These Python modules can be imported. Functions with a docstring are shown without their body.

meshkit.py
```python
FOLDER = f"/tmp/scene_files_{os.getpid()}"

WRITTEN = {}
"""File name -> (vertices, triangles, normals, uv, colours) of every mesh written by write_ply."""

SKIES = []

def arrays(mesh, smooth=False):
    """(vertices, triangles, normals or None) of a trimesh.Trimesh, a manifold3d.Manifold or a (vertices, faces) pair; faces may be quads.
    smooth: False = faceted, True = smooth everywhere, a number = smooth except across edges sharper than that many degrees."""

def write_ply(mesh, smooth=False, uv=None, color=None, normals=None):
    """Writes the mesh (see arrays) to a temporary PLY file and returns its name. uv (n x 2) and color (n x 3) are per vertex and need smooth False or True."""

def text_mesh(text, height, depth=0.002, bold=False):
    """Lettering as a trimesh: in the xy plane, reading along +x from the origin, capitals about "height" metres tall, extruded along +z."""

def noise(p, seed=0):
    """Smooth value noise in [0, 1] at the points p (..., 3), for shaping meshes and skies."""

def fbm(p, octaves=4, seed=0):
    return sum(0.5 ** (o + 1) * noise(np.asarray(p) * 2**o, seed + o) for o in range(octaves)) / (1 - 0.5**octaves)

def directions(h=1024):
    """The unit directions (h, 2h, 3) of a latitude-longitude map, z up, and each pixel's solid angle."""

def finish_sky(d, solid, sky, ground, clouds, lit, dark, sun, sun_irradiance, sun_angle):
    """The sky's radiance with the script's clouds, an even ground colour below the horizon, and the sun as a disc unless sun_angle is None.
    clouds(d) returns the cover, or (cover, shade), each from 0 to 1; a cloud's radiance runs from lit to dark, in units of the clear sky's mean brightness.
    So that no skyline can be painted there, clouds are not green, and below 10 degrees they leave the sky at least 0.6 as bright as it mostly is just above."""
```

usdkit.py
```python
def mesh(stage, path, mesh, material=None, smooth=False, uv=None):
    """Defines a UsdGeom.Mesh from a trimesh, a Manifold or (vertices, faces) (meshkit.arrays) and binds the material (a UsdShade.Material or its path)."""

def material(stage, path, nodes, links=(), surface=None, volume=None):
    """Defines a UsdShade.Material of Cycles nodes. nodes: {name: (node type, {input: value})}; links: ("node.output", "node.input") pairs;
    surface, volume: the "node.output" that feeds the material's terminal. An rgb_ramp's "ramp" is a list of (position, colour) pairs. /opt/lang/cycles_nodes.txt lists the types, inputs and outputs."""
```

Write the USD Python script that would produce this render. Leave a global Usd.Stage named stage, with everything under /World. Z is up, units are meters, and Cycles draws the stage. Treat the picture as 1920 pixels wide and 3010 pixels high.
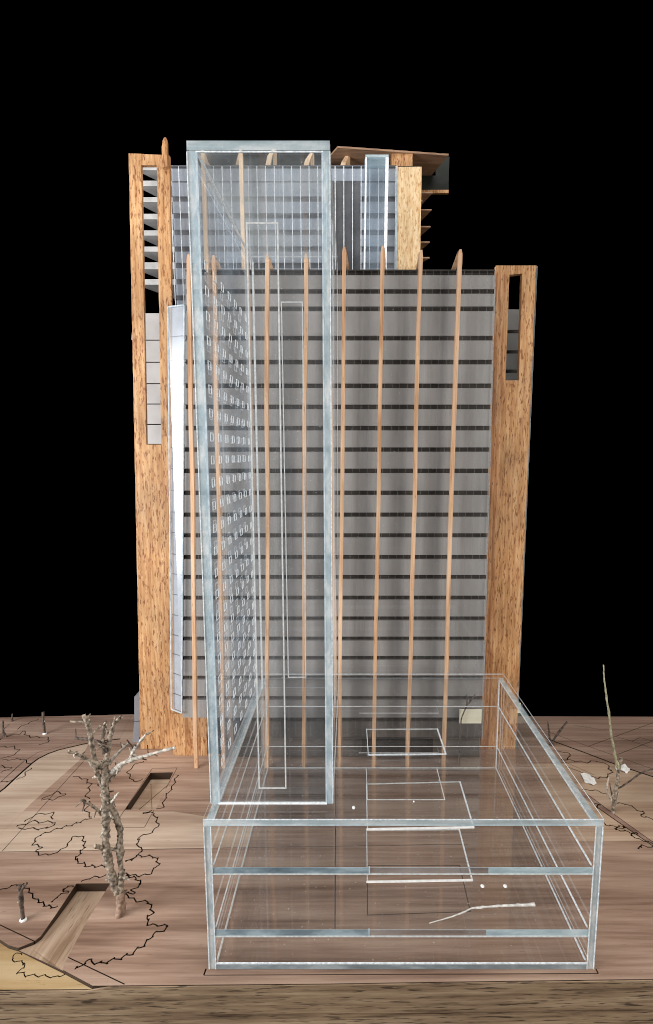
import math, random
import numpy as np, trimesh, usdkit, meshkit
from shapely.geometry import Polygon, LineString, box as rect, MultiPolygon
from shapely.ops import unary_union
from pxr import Usd, UsdGeom, UsdLux, UsdShade, Gf, Sdf

random.seed(7)
RNG = np.random.default_rng(7)
stage = Usd.Stage.CreateInMemory()
UsdGeom.SetStageUpAxis(stage, UsdGeom.Tokens.z)
UsdGeom.SetStageMetersPerUnit(stage, 1.0)
world = UsdGeom.Xform.Define(stage, '/World')
stage.SetDefaultPrim(world.GetPrim())

# ---------------------------------------------------------------- camera
cam = UsdGeom.Camera.Define(stage, '/World/camera')
cam.AddTranslateOp().Set(Gf.Vec3d(0, 0, 0.40))
cam.AddRotateXYZOp().Set(Gf.Vec3f(90 - 7.219, 0, 0))
cam.CreateHorizontalApertureAttr(36.0)
cam.CreateFocalLengthAttr(28.125)
cam.CreateHorizontalApertureOffsetAttr(-1.3125)
cam.CreateVerticalApertureOffsetAttr(0.375)
cam.CreateClippingRangeAttr(Gf.Vec2f(0.01, 100.0))
cam.CreateExposureAttr(0.95)


# ---------------------------------------------------------------- window lamp and added fill lamps
def lamp(name, pos, target, w, h, intensity, color):
    l = UsdLux.RectLight.Define(stage, '/World/' + name)
    p, t = np.array(pos, float), np.array(target, float)
    z = (p - t) / np.linalg.norm(p - t)
    up = np.array([0, 0, 1.0]) if abs(z[2]) < 0.95 else np.array([0, 1.0, 0])
    x = np.cross(up, z); x /= np.linalg.norm(x)
    y = np.cross(z, x)
    m = Gf.Matrix4d(*x, 0, *y, 0, *z, 0, *p, 1)
    l.AddTransformOp().Set(m)
    l.CreateWidthAttr(w); l.CreateHeightAttr(h)
    l.CreateIntensityAttr(intensity); l.CreateColorAttr(Gf.Vec3f(*color))
    return l


lamp('window_light', (-1.15, -0.12, 0.40), (-0.05, 0.62, 0.36), 0.62, 0.62, 11.0, (0.96, 0.98, 1.0))
lamp('overhead_fill', (0.0, 0.05, 1.75), (0.0, 0.45, 0.0), 1.7, 1.3, 1.75, (1.0, 0.98, 0.95))  # added soft fill from above, in place of ambient light
lamp('right_fill', (1.25, -0.45, 0.45), (0.05, 0.62, 0.40), 0.7, 0.8, 4.6, (1.0, 0.95, 0.88))  # added fill that brightens the right tower and the undersides

LOOKS = '/World/Looks/'
UsdGeom.Scope.Define(stage, '/World/Looks')


# ---------------------------------------------------------------- materials
def wood(name, dark, mid, light, pore, fibre, streak, pore_scale, pore_amount=0.60, rough=0.55, burnt=False, blotch=6.0, ramp=(0.34, 0.48, 0.62)):
    """fibre, streak and pore_scale are per-axis noise frequencies in 1/m."""
    n = {'g': ('geometry', {}),
         'm1': ('mapping', {'scale': fibre}), 'm2': ('mapping', {'scale': streak}), 'm3': ('mapping', {'scale': pore_scale}),
         'n1': ('noise_texture', {'scale': 1.0, 'detail': 4.0, 'roughness': 0.6}),
         'n2': ('noise_texture', {'scale': 1.0, 'detail': 3.0, 'roughness': 0.55, 'distortion': 0.6}),
         'n3': ('noise_texture', {'scale': 1.0, 'detail': 2.0, 'roughness': 0.6}),
         'n4': ('noise_texture', {'scale': blotch, 'detail': 2.0}),
         'a': ('math', {'math_type': 'multiply_add', 'value2': 0.62, 'value3': 0.0}),
         'b': ('math', {'math_type': 'multiply_add', 'value2': 0.38}),
         'r': ('rgb_ramp', {'ramp': [(ramp[0], dark), (ramp[1], mid), (ramp[2], light)]}),
         'pm': ('map_range', {'from_min': pore_amount, 'from_max': pore_amount + 0.09, 'to_min': 0.0, 'to_max': 0.85, 'clamp': True}),
         'mx': ('mix_color', {'b': pore}),
         'bl': ('map_range', {'from_min': 0.3, 'from_max': 0.7, 'to_min': 0.80, 'to_max': 1.18, 'clamp': True}),
         'hs': ('hsv', {}),
         'h': ('math', {'math_type': 'subtract'}),
         'bp': ('bump', {'strength': 0.35, 'distance': 0.0006}),
         'p': ('principled_bsdf', {'roughness': rough, 'specular_ior_level': 0.35})}
    l = [('g.position', 'm1.vector'), ('g.position', 'm2.vector'), ('g.position', 'm3.vector'),
         ('m1.vector', 'n1.vector'), ('m2.vector', 'n2.vector'), ('m3.vector', 'n3.vector'), ('g.position', 'n4.vector'),
         ('n2.fac', 'a.value1'), ('n1.fac', 'b.value1'), ('a.value', 'b.value3'), ('b.value', 'r.fac'),
         ('n3.fac', 'pm.value'), ('pm.result', 'mx.fac'), ('r.color', 'mx.a'),
         ('n4.fac', 'bl.value'), ('bl.result', 'hs.value'), ('mx.result', 'hs.color'),
         ('b.value', 'h.value1'), ('pm.result', 'h.value2'), ('h.value', 'bp.height'), ('bp.normal', 'p.normal')]
    if burnt:   # laser-cut edges are charred
        n.update({'sx': ('separate_xyz', {}), 'ab': ('math', {'math_type': 'absolute'}), 'lt': ('math', {'math_type': 'less_than', 'value2': 0.5}),
                  'bm': ('mix_color', {'b': (0.034, 0.019, 0.011)})})
        l += [('g.true_normal', 'sx.vector'), ('sx.z', 'ab.value1'), ('ab.value', 'lt.value1'), ('lt.value', 'bm.fac'), ('hs.color', 'bm.a'), ('bm.result', 'p.base_color')]
    else:
        l.append(('hs.color', 'p.base_color'))
    return usdkit.material(stage, LOOKS + name, n, l, surface='p.BSDF')


def plain(name, color, rough=0.5, vary=0.12, scale=40.0, spec=0.5, stretch=(1, 1, 1)):
    n = {'g': ('geometry', {}), 'm': ('mapping', {'scale': stretch}), 'n': ('noise_texture', {'scale': scale, 'detail': 3.0}),
         'v': ('map_range', {'from_min': 0.36, 'from_max': 0.64, 'to_min': 1 - vary, 'to_max': 1 + vary, 'clamp': True}),
         'h': ('hsv', {'color': color}), 'p': ('principled_bsdf', {'roughness': rough, 'specular_ior_level': spec})}
    l = [('g.position', 'm.vector'), ('m.vector', 'n.vector'), ('n.fac', 'v.value'), ('v.result', 'h.value'), ('h.color', 'p.base_color')]
    return usdkit.material(stage, LOOKS + name, n, l, surface='p.BSDF')


def pane(name, tint=(0.98, 0.985, 0.985), f0=0.055, dust=0.5, haze=0.010, white=(0.8, 0.82, 0.84), rough=0.015, scratch=True):
    """Clear sheet: passes light straight, reflects by the angle, with dust specks and faint haze on it."""
    n = {'lw': ('layer_weight', {'blend': 0.5}), 'pw': ('math', {'math_type': 'power', 'value2': 5.0}),
         'fr': ('math', {'math_type': 'multiply_add', 'value2': 0.9 - f0, 'value3': f0}),
         't': ('transparent_bsdf', {'color': tint}), 'gl': ('glossy_bsdf', {'color': (0.95, 0.97, 1.0), 'roughness': rough}),
         'mx': ('mix_closure', {}), 'df': ('diffuse_bsdf', {'color': white}), 'tl': ('translucent_bsdf', {'color': white}), 'd': ('mix_closure', {'fac': 0.45}),
         'g': ('geometry', {}), 'n1': ('noise_texture', {'scale': 420.0, 'detail': 1.0}), 'n2': ('noise_texture', {'scale': 18.0, 'detail': 3.0}),
         'm1': ('map_range', {'from_min': 0.765, 'from_max': 0.80, 'to_min': 0.0, 'to_max': dust, 'clamp': True}),
         'm2': ('map_range', {'from_min': 0.42, 'from_max': 0.75, 'to_min': haze * 0.4, 'to_max': haze * 2.2, 'clamp': True}),
         'ad': ('math', {'math_type': 'add', 'use_clamp': True}), 'mo': ('mix_closure', {})}
    l = [('lw.facing', 'pw.value1'), ('pw.value', 'fr.value1'), ('fr.value', 'mx.fac'), ('t.BSDF', 'mx.closure1'), ('gl.BSDF', 'mx.closure2'),
         ('g.position', 'n1.vector'), ('g.position', 'n2.vector'), ('n1.fac', 'm1.value'), ('n2.fac', 'm2.value'),
         ('m1.result', 'ad.value1'), ('m2.result', 'ad.value2'), ('ad.value', 'mo.fac'), ('df.BSDF', 'd.closure1'), ('tl.BSDF', 'd.closure2'), ('mx.closure', 'mo.closure1'), ('d.closure', 'mo.closure2')]
    return usdkit.material(stage, LOOKS + name, n, l, surface='mo.closure')


def sawn(name, dark, mid, light, rough=0.25, scale=90.0, stretch=(1, 1, 1)):
    """The sawn, half-polished edge of an acrylic sheet."""
    n = {'g': ('geometry', {}), 'm': ('mapping', {'scale': stretch}), 'n': ('noise_texture', {'scale': scale, 'detail': 4.0, 'roughness': 0.65}),
         'r': ('rgb_ramp', {'ramp': [(0.34, dark), (0.5, mid), (0.62, light)]}), 'b': ('bump', {'strength': 0.5, 'distance': 0.0008}),
         'n2': ('noise_texture', {'scale': 500.0, 'detail': 2.0}),
         'p': ('principled_bsdf', {'roughness': rough, 'specular_ior_level': 0.8}),
         't': ('translucent_bsdf', {'color': mid}), 'mx': ('mix_closure', {'fac': 0.3}), 'tr': ('transparent_bsdf', {'color': (0.86, 0.95, 0.97)}), 'mt': ('mix_closure', {'fac': 0.30})}
    l = [('g.position', 'm.vector'), ('m.vector', 'n.vector'), ('n.fac', 'r.fac'), ('r.color', 'p.base_color'),
         ('g.position', 'n2.vector'), ('n2.fac', 'b.height'), ('b.normal', 'p.normal'), ('r.color', 't.color'), ('p.BSDF', 'mx.closure1'), ('t.BSDF', 'mx.closure2'), ('mx.closure', 'mt.closure1'), ('tr.BSDF', 'mt.closure2')]
    return usdkit.material(stage, LOOKS + name, n, l, surface='mt.closure')


M = {}
M['oak'] = wood('sapele_wood', (0.33, 0.145, 0.055), (0.50, 0.258, 0.108), (0.63, 0.385, 0.195), (0.20, 0.062, 0.018), (420, 420, 40), (210, 210, 14), (620, 620, 120), 0.55, blotch=17.0)
M['oak_red'] = wood('red_sapele_wood', (0.24, 0.095, 0.038), (0.41, 0.185, 0.075), (0.60, 0.36, 0.19), (0.16, 0.06, 0.022), (420, 420, 40), (240, 240, 10), (560, 560, 120), 0.575)
M['oak_pale'] = wood('pale_sapele_wood', (0.55, 0.31, 0.14), (0.76, 0.53, 0.29), (0.86, 0.68, 0.44), (0.50, 0.25, 0.09), (420, 420, 70), (220, 220, 40), (480, 480, 130), 0.54)
M['fin'] = wood('fin_wood', (0.42, 0.22, 0.11), (0.60, 0.36, 0.21), (0.70, 0.47, 0.31), (0.24, 0.10, 0.04), (500, 500, 25), (160, 160, 12), (900, 900, 90), 0.66)
M['fin_pale'] = wood('pale_fin_wood', (0.52, 0.33, 0.19), (0.72, 0.50, 0.32), (0.82, 0.62, 0.43), (0.36, 0.18, 0.08), (500, 500, 25), (160, 160, 12), (900, 900, 90), 0.66)
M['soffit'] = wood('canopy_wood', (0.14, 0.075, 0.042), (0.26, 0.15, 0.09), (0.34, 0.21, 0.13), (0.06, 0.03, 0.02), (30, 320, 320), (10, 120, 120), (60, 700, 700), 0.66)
GK = dict(ramp=(0.355, 0.485, 0.615), fibre=(12, 260, 260), streak=(2.6, 46, 46), pore_scale=(60, 900, 900), pore_amount=0.68, burnt=True, rough=0.5)
PORE = (0.16, 0.085, 0.055)
M['walnut'] = wood('walnut_sheet', (0.16, 0.092, 0.062), (0.285, 0.181, 0.130), (0.40, 0.278, 0.208), PORE, **GK)
M['walnut_lit'] = wood('window_lit_walnut_sheet', (0.29, 0.198, 0.140), (0.415, 0.305, 0.226), (0.52, 0.40, 0.305), (0.24, 0.145, 0.09), **GK)  # paler tone paints in the window light on the left ground
M['walnut_red'] = wood('red_walnut_sheet', (0.165, 0.098, 0.072), (0.27, 0.172, 0.128), (0.38, 0.265, 0.205), PORE, **GK)
M['walnut_dark'] = wood('dark_walnut_sheet', (0.15, 0.086, 0.065), (0.245, 0.148, 0.112), (0.36, 0.235, 0.18), PORE, **GK)
M['maple'] = wood('yellow_board', (0.27, 0.17, 0.075), (0.39, 0.26, 0.125), (0.47, 0.34, 0.19), (0.30, 0.17, 0.07), **GK)
M['tan'] = wood('tan_board', (0.28, 0.18, 0.118), (0.40, 0.275, 0.19), (0.49, 0.36, 0.26), PORE, **GK)
M['ramp'] = wood('ramp_board', (0.22, 0.135, 0.08), (0.36, 0.245, 0.165), (0.46, 0.335, 0.24), (0.13, 0.07, 0.04), fibre=(420, 25, 25), streak=(90, 8, 8), pore_scale=(900, 60, 60), pore_amount=0.64, burnt=True)
M['fascia'] = wood('base_front_wood', (0.075, 0.045, 0.026), (0.215, 0.142, 0.085), (0.33, 0.235, 0.15), (0.030, 0.017, 0.010), (30, 420, 420), (4, 190, 190), (48, 700, 700), 0.57, rough=0.6)
M['bark'] = plain('bark', (0.25, 0.20, 0.152), 0.8, 0.65, 340.0, 0.3)
M['bark_pale'] = plain('pale_bark', (0.43, 0.38, 0.32), 0.7, 0.5, 360.0, 0.3)
M['bark_dark'] = plain('dark_bark', (0.085, 0.062, 0.048), 0.85, 0.55, 300.0, 0.3)
M['bark_brown'] = plain('brown_bark', (0.27, 0.18, 0.13), 0.7, 0.4, 300.0, 0.3)
M['bark_green'] = plain('green_bark', (0.34, 0.32, 0.20), 0.7, 0.4, 300.0, 0.3)
M['band'] = plain('grey_storey', (0.365, 0.345, 0.33), 0.28, 0.12, 16.0, 0.5, (2.2, 1, 0.6))
M['gap'] = plain('storey_gap', (0.048, 0.040, 0.034), 0.4, 0.2, 50.0, 0.4)
M['band_blue'] = plain('blue_grey_storey', (0.36, 0.385, 0.43), 0.3, 0.14, 16.0, 0.5, (2.2, 1, 0.6))
M['gap_blue'] = plain('blue_grey_gap', (0.10, 0.105, 0.12), 0.35, 0.2, 40.0, 0.4)
M['panel'] = plain('pale_panel', (0.47, 0.44, 0.42), 0.35, 0.10, 30.0, 0.5)
M['panel_grey'] = plain('grey_panel', (0.26, 0.26, 0.28), 0.35, 0.10, 30.0, 0.5)
M['black'] = plain('black_card', (0.012, 0.010, 0.009), 0.7, 0.1, 20.0, 0.2)
M['lobby'] = plain('dark_lobby', (0.11, 0.088, 0.074), 0.5, 0.3, 30.0, 0.3)
M['line'] = plain('scored_line', (0.24, 0.235, 0.23), 0.6, 0.2, 300.0, 0.3)
M['line_white'] = plain('white_scored_line', (0.78, 0.80, 0.83), 0.6, 0.2, 300.0, 0.3)
M['slat_white'] = plain('pale_slat', (0.42, 0.41, 0.40), 0.5, 0.15, 60.0, 0.3)
M['dark_interior'] = plain('interior_shade', (0.085, 0.083, 0.088), 0.3, 0.3, 30.0, 0.5)
M['white'] = plain('white_acrylic', (0.78, 0.765, 0.745), 0.4, 0.06, 60.0, 0.5)
M['cream'] = plain('cream_tab_and_lit_bay', (0.93, 0.86, 0.66), 0.8, 0.03, 60.0, 0.2)  # for a pale tab, and for light showing through the bay
M['smoked'] = plain('smoked_sheet', (0.014, 0.017, 0.014), 0.4, 0.5, 30.0, 0.25)
M['etch'] = plain('etched_line', (0.84, 0.87, 0.89), 0.6, 0.15, 500.0, 0.4)
M['glue'] = plain('dried_glue', (0.86, 0.85, 0.83), 0.35, 0.08, 300.0, 0.6)
M['cap_back'] = plain('grey_backing', (0.40, 0.405, 0.43), 0.5, 0.08, 60.0, 0.3)
M['smear'] = plain('dried_smear', (0.60, 0.575, 0.54), 0.35, 0.2, 300.0, 0.6)
M['seam'] = plain('bright_seam', (0.68, 0.73, 0.76), 0.3, 0.22, 500.0, 0.7)
M['seam_dim'] = plain('dim_seam', (0.54, 0.55, 0.54), 0.3, 0.15, 400.0, 0.6)
M['debris'] = plain('white_shard', (0.74, 0.72, 0.69), 0.8, 0.08, 200.0, 0.2)
M['clear'] = pane('clear_acrylic')
M['curtain'] = pane('facade_sheet', (0.90, 0.905, 0.91), 0.05, 0.35, 0.015)
M['veil'] = pane('veiled_acrylic', (0.94, 0.955, 0.965), 0.08, 0.5, 0.045)
M['blue_veil'] = pane('blue_sheen_acrylic', (0.955, 0.97, 0.98), 0.08, 0.5, 0.085, (0.60, 0.72, 0.84))  # milky blue sheen painted into the haze colour
M['hazy'] = pane('hazy_acrylic', (0.94, 0.955, 0.97), 0.08, 0.2, 0.10)
M['cap'] = pane('bright_end_sheet', (0.93, 0.95, 0.97), 0.13, 0.1, 0.10, rough=0.24)
M['roof_veil'] = pane('hazed_roof_acrylic', (0.93, 0.95, 0.955), 0.07, 0.3, 0.27, (0.64, 0.69, 0.70))  # denser grey haze than the other sheets
M['edge'] = sawn('sawn_edge', (0.42, 0.53, 0.575), (0.64, 0.75, 0.79), (0.88, 0.94, 0.96), 0.18, 1.0, (16, 70, 70))
M['edge_up'] = sawn('upright_edge', (0.44, 0.57, 0.63), (0.62, 0.745, 0.80), (0.90, 0.95, 0.97), 0.2, 1.0, (110, 110, 45))
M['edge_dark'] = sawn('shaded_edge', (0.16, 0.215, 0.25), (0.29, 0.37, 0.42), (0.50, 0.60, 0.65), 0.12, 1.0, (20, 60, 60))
M['edge_bright'] = sawn('bright_edge', (0.52, 0.62, 0.68), (0.72, 0.80, 0.85), (0.88, 0.93, 0.96), 0.3, 120.0)


# ---------------------------------------------------------------- things and parts
used = {}


def numbered(parent, name):
    k = (parent, name)
    n = used.get(k, 0)
    used[k] = n + 1
    return f'{parent}/{name}' + (f'_{n:03d}' if n else '')


ORIGIN = {}


def tag(prim, **kw):
    for k, v in kw.items():
        if v:
            prim.SetCustomDataByKey(k, v)


def thing(name, label, category, origin=(0, 0, 0), group=None, kind=None):
    path = numbered('/World', name)
    x = UsdGeom.Xform.Define(stage, path)
    x.AddTranslateOp().Set(Gf.Vec3d(*map(float, origin)))
    ORIGIN[path] = np.array(origin, float)
    tag(x.GetPrim(), label=label, category=category, group=group, kind=kind)
    return path


def part(parent, name, mesh, material, label=None, smooth=False):
    path = numbered(parent, name)
    root = '/'.join(path.split('/')[:3])
    v, f = (mesh.vertices, mesh.faces) if hasattr(mesh, 'faces') else mesh
    m = usdkit.mesh(stage, path, (np.asarray(v) - ORIGIN[root], f), M[material], smooth=smooth)
    if label:
        tag(m.GetPrim(), label=label)
    return path


def bx(x0, x1, y0, y1, z0, z1):
    b = trimesh.creation.box([x1 - x0, y1 - y0, z1 - z0])
    b.apply_translation([(x0 + x1) / 2, (y0 + y1) / 2, (z0 + z1) / 2])
    return b


def join(l):
    return trimesh.util.concatenate(l)


def polys(g):
    return [p for p in getattr(g, 'geoms', [g]) if p.geom_type == 'Polygon' and p.area > 1e-8]


def flat(poly, z0, z1):
    """Extrudes a plan polygon from z0 to z1."""
    out = []
    for p in polys(poly):
        m = trimesh.creation.extrude_polygon(p, z1 - z0, engine='earcut')
        m.apply_translation([0, 0, z0])
        out.append(m)
    return join(out)


def upright(poly, y0, y1):
    """Extrudes a polygon drawn in x and z from y0 back to y1."""
    m = flat(poly, 0, 1)
    v = m.vertices
    w = np.stack([v[:, 0], y0 + (1 - v[:, 2]) * (y1 - y0), v[:, 1]], 1)
    return trimesh.Trimesh(w, m.faces, process=False)


def hexa(c):
    """Solid from 8 corners: bottom 4 then top 4, counter-clockwise seen from above."""
    f = [[0, 3, 2, 1], [4, 5, 6, 7], [0, 1, 5, 4], [1, 2, 6, 5], [2, 3, 7, 6], [3, 0, 4, 7]]
    t = [x for q in f for x in (q[:3], [q[0], q[2], q[3]])]
    return trimesh.Trimesh(np.array(c, float), t, process=False)


def slab_xz(xa0, xa1, z0, xb0, xb1, z1, y0, y1):
    """Board with its own left and right x at the bottom (a) and the top (b)."""
    return hexa([(xa0, y0, z0), (xa1, y0, z0), (xa1, y1, z0), (xa0, y1, z0), (xb0, y0, z1), (xb1, y0, z1), (xb1, y1, z1), (xb0, y1, z1)])


def loft(points, halves):
    """Bar of rectangular section through the points; halves are (half x, half y) at each."""
    v, f = [], []
    for (x, y, z), (a, b) in zip(points, halves):
        v += [(x - a, y - b, z), (x + a, y - b, z), (x + a, y + b, z), (x - a, y + b, z)]
    n = len(points)
    for i in range(n - 1):
        for k in range(4):
            a, b = 4 * i + k, 4 * i + (k + 1) % 4
            f += [[a, b, b + 4], [a, b + 4, a + 4]]
    f += [[0, 2, 1], [0, 3, 2], [4 * n - 4, 4 * n - 3, 4 * n - 2], [4 * n - 4, 4 * n - 2, 4 * n - 1]]
    m = trimesh.Trimesh(v, f, process=False)
    if m.volume < 0:
        m.invert()
    return m


def tube(points, r0, r1, n=9, rough=0.16, step=0.0022, seed=0):
    """Knobbly tapering twig through the points."""
    p = np.array(points, float)
    d = np.r_[0, np.cumsum(np.linalg.norm(np.diff(p, axis=0), axis=1))]
    k = max(4, int(d[-1] / step))
    t = np.linspace(0, d[-1], k)
    c = np.stack([np.interp(t, d, p[:, i]) for i in range(3)], 1)
    for _ in range(2):
        c[1:-1] = 0.5 * c[1:-1] + 0.25 * (c[:-2] + c[2:])
    rng = np.random.default_rng(seed)
    c[1:-1] += rng.normal(0, r1 * 0.07, (k - 2, 3))
    T = np.gradient(c, axis=0); T /= np.linalg.norm(T, axis=1, keepdims=True)
    u = np.cross(T[0], [0.3, 1, 0.2]); v = []
    r = r0 + (r1 - r0) * np.linspace(0, 1, k)
    r = r * (1 + rough * (meshkit.noise(np.stack([t * 160, t * 0 + seed, t * 0], 1)) - 0.5) * 2)
    for i in range(k):
        u = u - T[i] * np.dot(u, T[i]); u /= np.linalg.norm(u)
        w = np.cross(T[i], u)
        a = np.linspace(0, 2 * np.pi, n, endpoint=False)
        jit = 1 + rough * rng.normal(0, 0.55, n)
        v.append(c[i] + (np.cos(a)[:, None] * u + np.sin(a)[:, None] * w) * (r[i] * jit)[:, None])
    v = np.vstack(v + [c[:1], c[-1:]])
    f = []
    for i in range(k - 1):
        for j in range(n):
            a, b = i * n + j, i * n + (j + 1) % n
            f += [[a, b, b + n], [a, b + n, a + n]]
    for j in range(n):
        f += [[k * n, (j + 1) % n, j], [k * n + 1, (k - 1) * n + j, (k - 1) * n + (j + 1) % n]]
    return trimesh.Trimesh(v, f, process=False)


def sheet(parent, name, poly, place, t, glass='clear', edge='edge', frost=None, line='seam_dim', label=None):
    """Acrylic sheet: a clear face in the middle of its thickness, its sawn edge as a sub-part where frost(u, v) says so,
    and elsewhere (glued joints) the thin bright line of the joint. place(u, v, w) puts the sheet's coordinates into the scene."""
    caps, edges, thin = [], [], []
    for p in polys(poly):
        v, f = trimesh.creation.triangulate_polygon(p, engine='earcut')
        caps.append(trimesh.Trimesh(np.c_[v, np.full(len(v), t / 2)], f, process=False))
        for outer, ring in [(True, p.exterior)] + [(False, r_) for r_ in p.interiors]:
            c = np.array(ring.coords)[:-1]
            for i in range(len(c)):
                p0, p1 = c[i], c[(i + 1) % len(c)]
                m = (p0 + p1) / 2
                full = frost is not None and outer and frost(*m)
                w0, w1 = (0, t) if full else (t - .0006, t)
                q = trimesh.Trimesh([[*p0, w0], [*p1, w0], [*p1, w1], [*p0, w1]], [[0, 1, 2], [0, 2, 3]], process=False)
                (edges if full else thin).append(q)
    for l in (caps, edges, thin):
        for m in l:
            m.vertices = np.array(place(*m.vertices.T)).T
    path = part(parent, name, join(caps), glass, label)
    for l, n_, mt in ((edges, 'sawn_edge', edge), (thin, 'joint_line', line)):
        for m in l:
            part(path, n_, m, mt)
    return path


# ---- plan and elevation coordinates in metres
STRAIGHT = [([(-0.3502, 0.6245), (-0.3536, 0.4715)], 0.0007), ([(-0.3607, 0.4704), (-0.1468, 0.4756), (0.1213, 0.481)], 0.0006), ([(-0.256, 0.5204), (-0.2541, 0.6093), (-0.2225, 0.6102), (-0.2224, 0.5052), (-0.2481, 0.5044)], 0.0006), ([(-0.4302, 0.5808), (-0.4293, 0.6261)], 0.0006), ([(-0.3034, 0.3911), (-0.1716, 0.3405)], 0.0008), ([(-0.4302, 0.5809), (-0.428, 0.6269), (-0.4222, 0.6451), (-0.4082, 0.6526), (-0.3849, 0.6701)], 0.0006), ([(-0.1134, 0.3473), (0.1925, 0.3486)], 0.0006), ([(-0.1134, 0.3473), (-0.113, 0.3523)], 0.0012), ([(0.1925, 0.3486), (0.1924, 0.3523)], 0.001), ([(-0.0187, 0.6084), (-0.0128, 0.3796), (-0.1167, 0.3796)], 0.001), ([(0.0149, 0.3992), (0.0167, 0.4536), (0.1071, 0.4536), (0.1058, 0.4026), (0.0149, 0.3992)], 0.0007), ([(0.2763, 0.706), (0.3284, 0.6591), (0.3831, 0.6116), (0.3926, 0.6035)], 0.0008), ([(0.3284, 0.6591), (0.4672, 0.7277)], 0.0008), ([(0.358, 0.6393), (0.4378, 0.6788)], 0.0008), ([(0.3796, 0.6836), (0.3957, 0.6717), (0.42, 0.649)], 0.0008), ([(0.3957, 0.6717), (0.4128, 0.6812), (0.4308, 0.6671)], 0.0007), ([(0.333, 0.7138), (0.364, 0.7035), (0.4445, 0.7035)], 0.0006), ([(0.2786, 0.6136), (0.3075, 0.5888)], 0.001), ([(0.2803, 0.6236), (0.3064, 0.5962)], 0.0006), ([(0.2811, 0.5591), (0.2984, 0.5186), (0.3174, 0.4781)], 0.0008), ([(0.281, 0.5382), (0.298, 0.5044), (0.3144, 0.4731)], 0.0013)]
THICK_CURVE = [(-0.4198, 0.5573), (-0.4173, 0.5703), (-0.4168, 0.595), (-0.4153, 0.62), (-0.4133, 0.6305), (-0.4071, 0.6414), (-0.3973, 0.6507), (-0.3717, 0.6642), (-0.3574, 0.6711), (-0.3266, 0.6772)]
RIGHT_CURVE = [(0.28, 0.68), (0.2868, 0.6705), (0.3166, 0.6442), (0.3462, 0.6166), (0.3874, 0.5852)]
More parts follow.
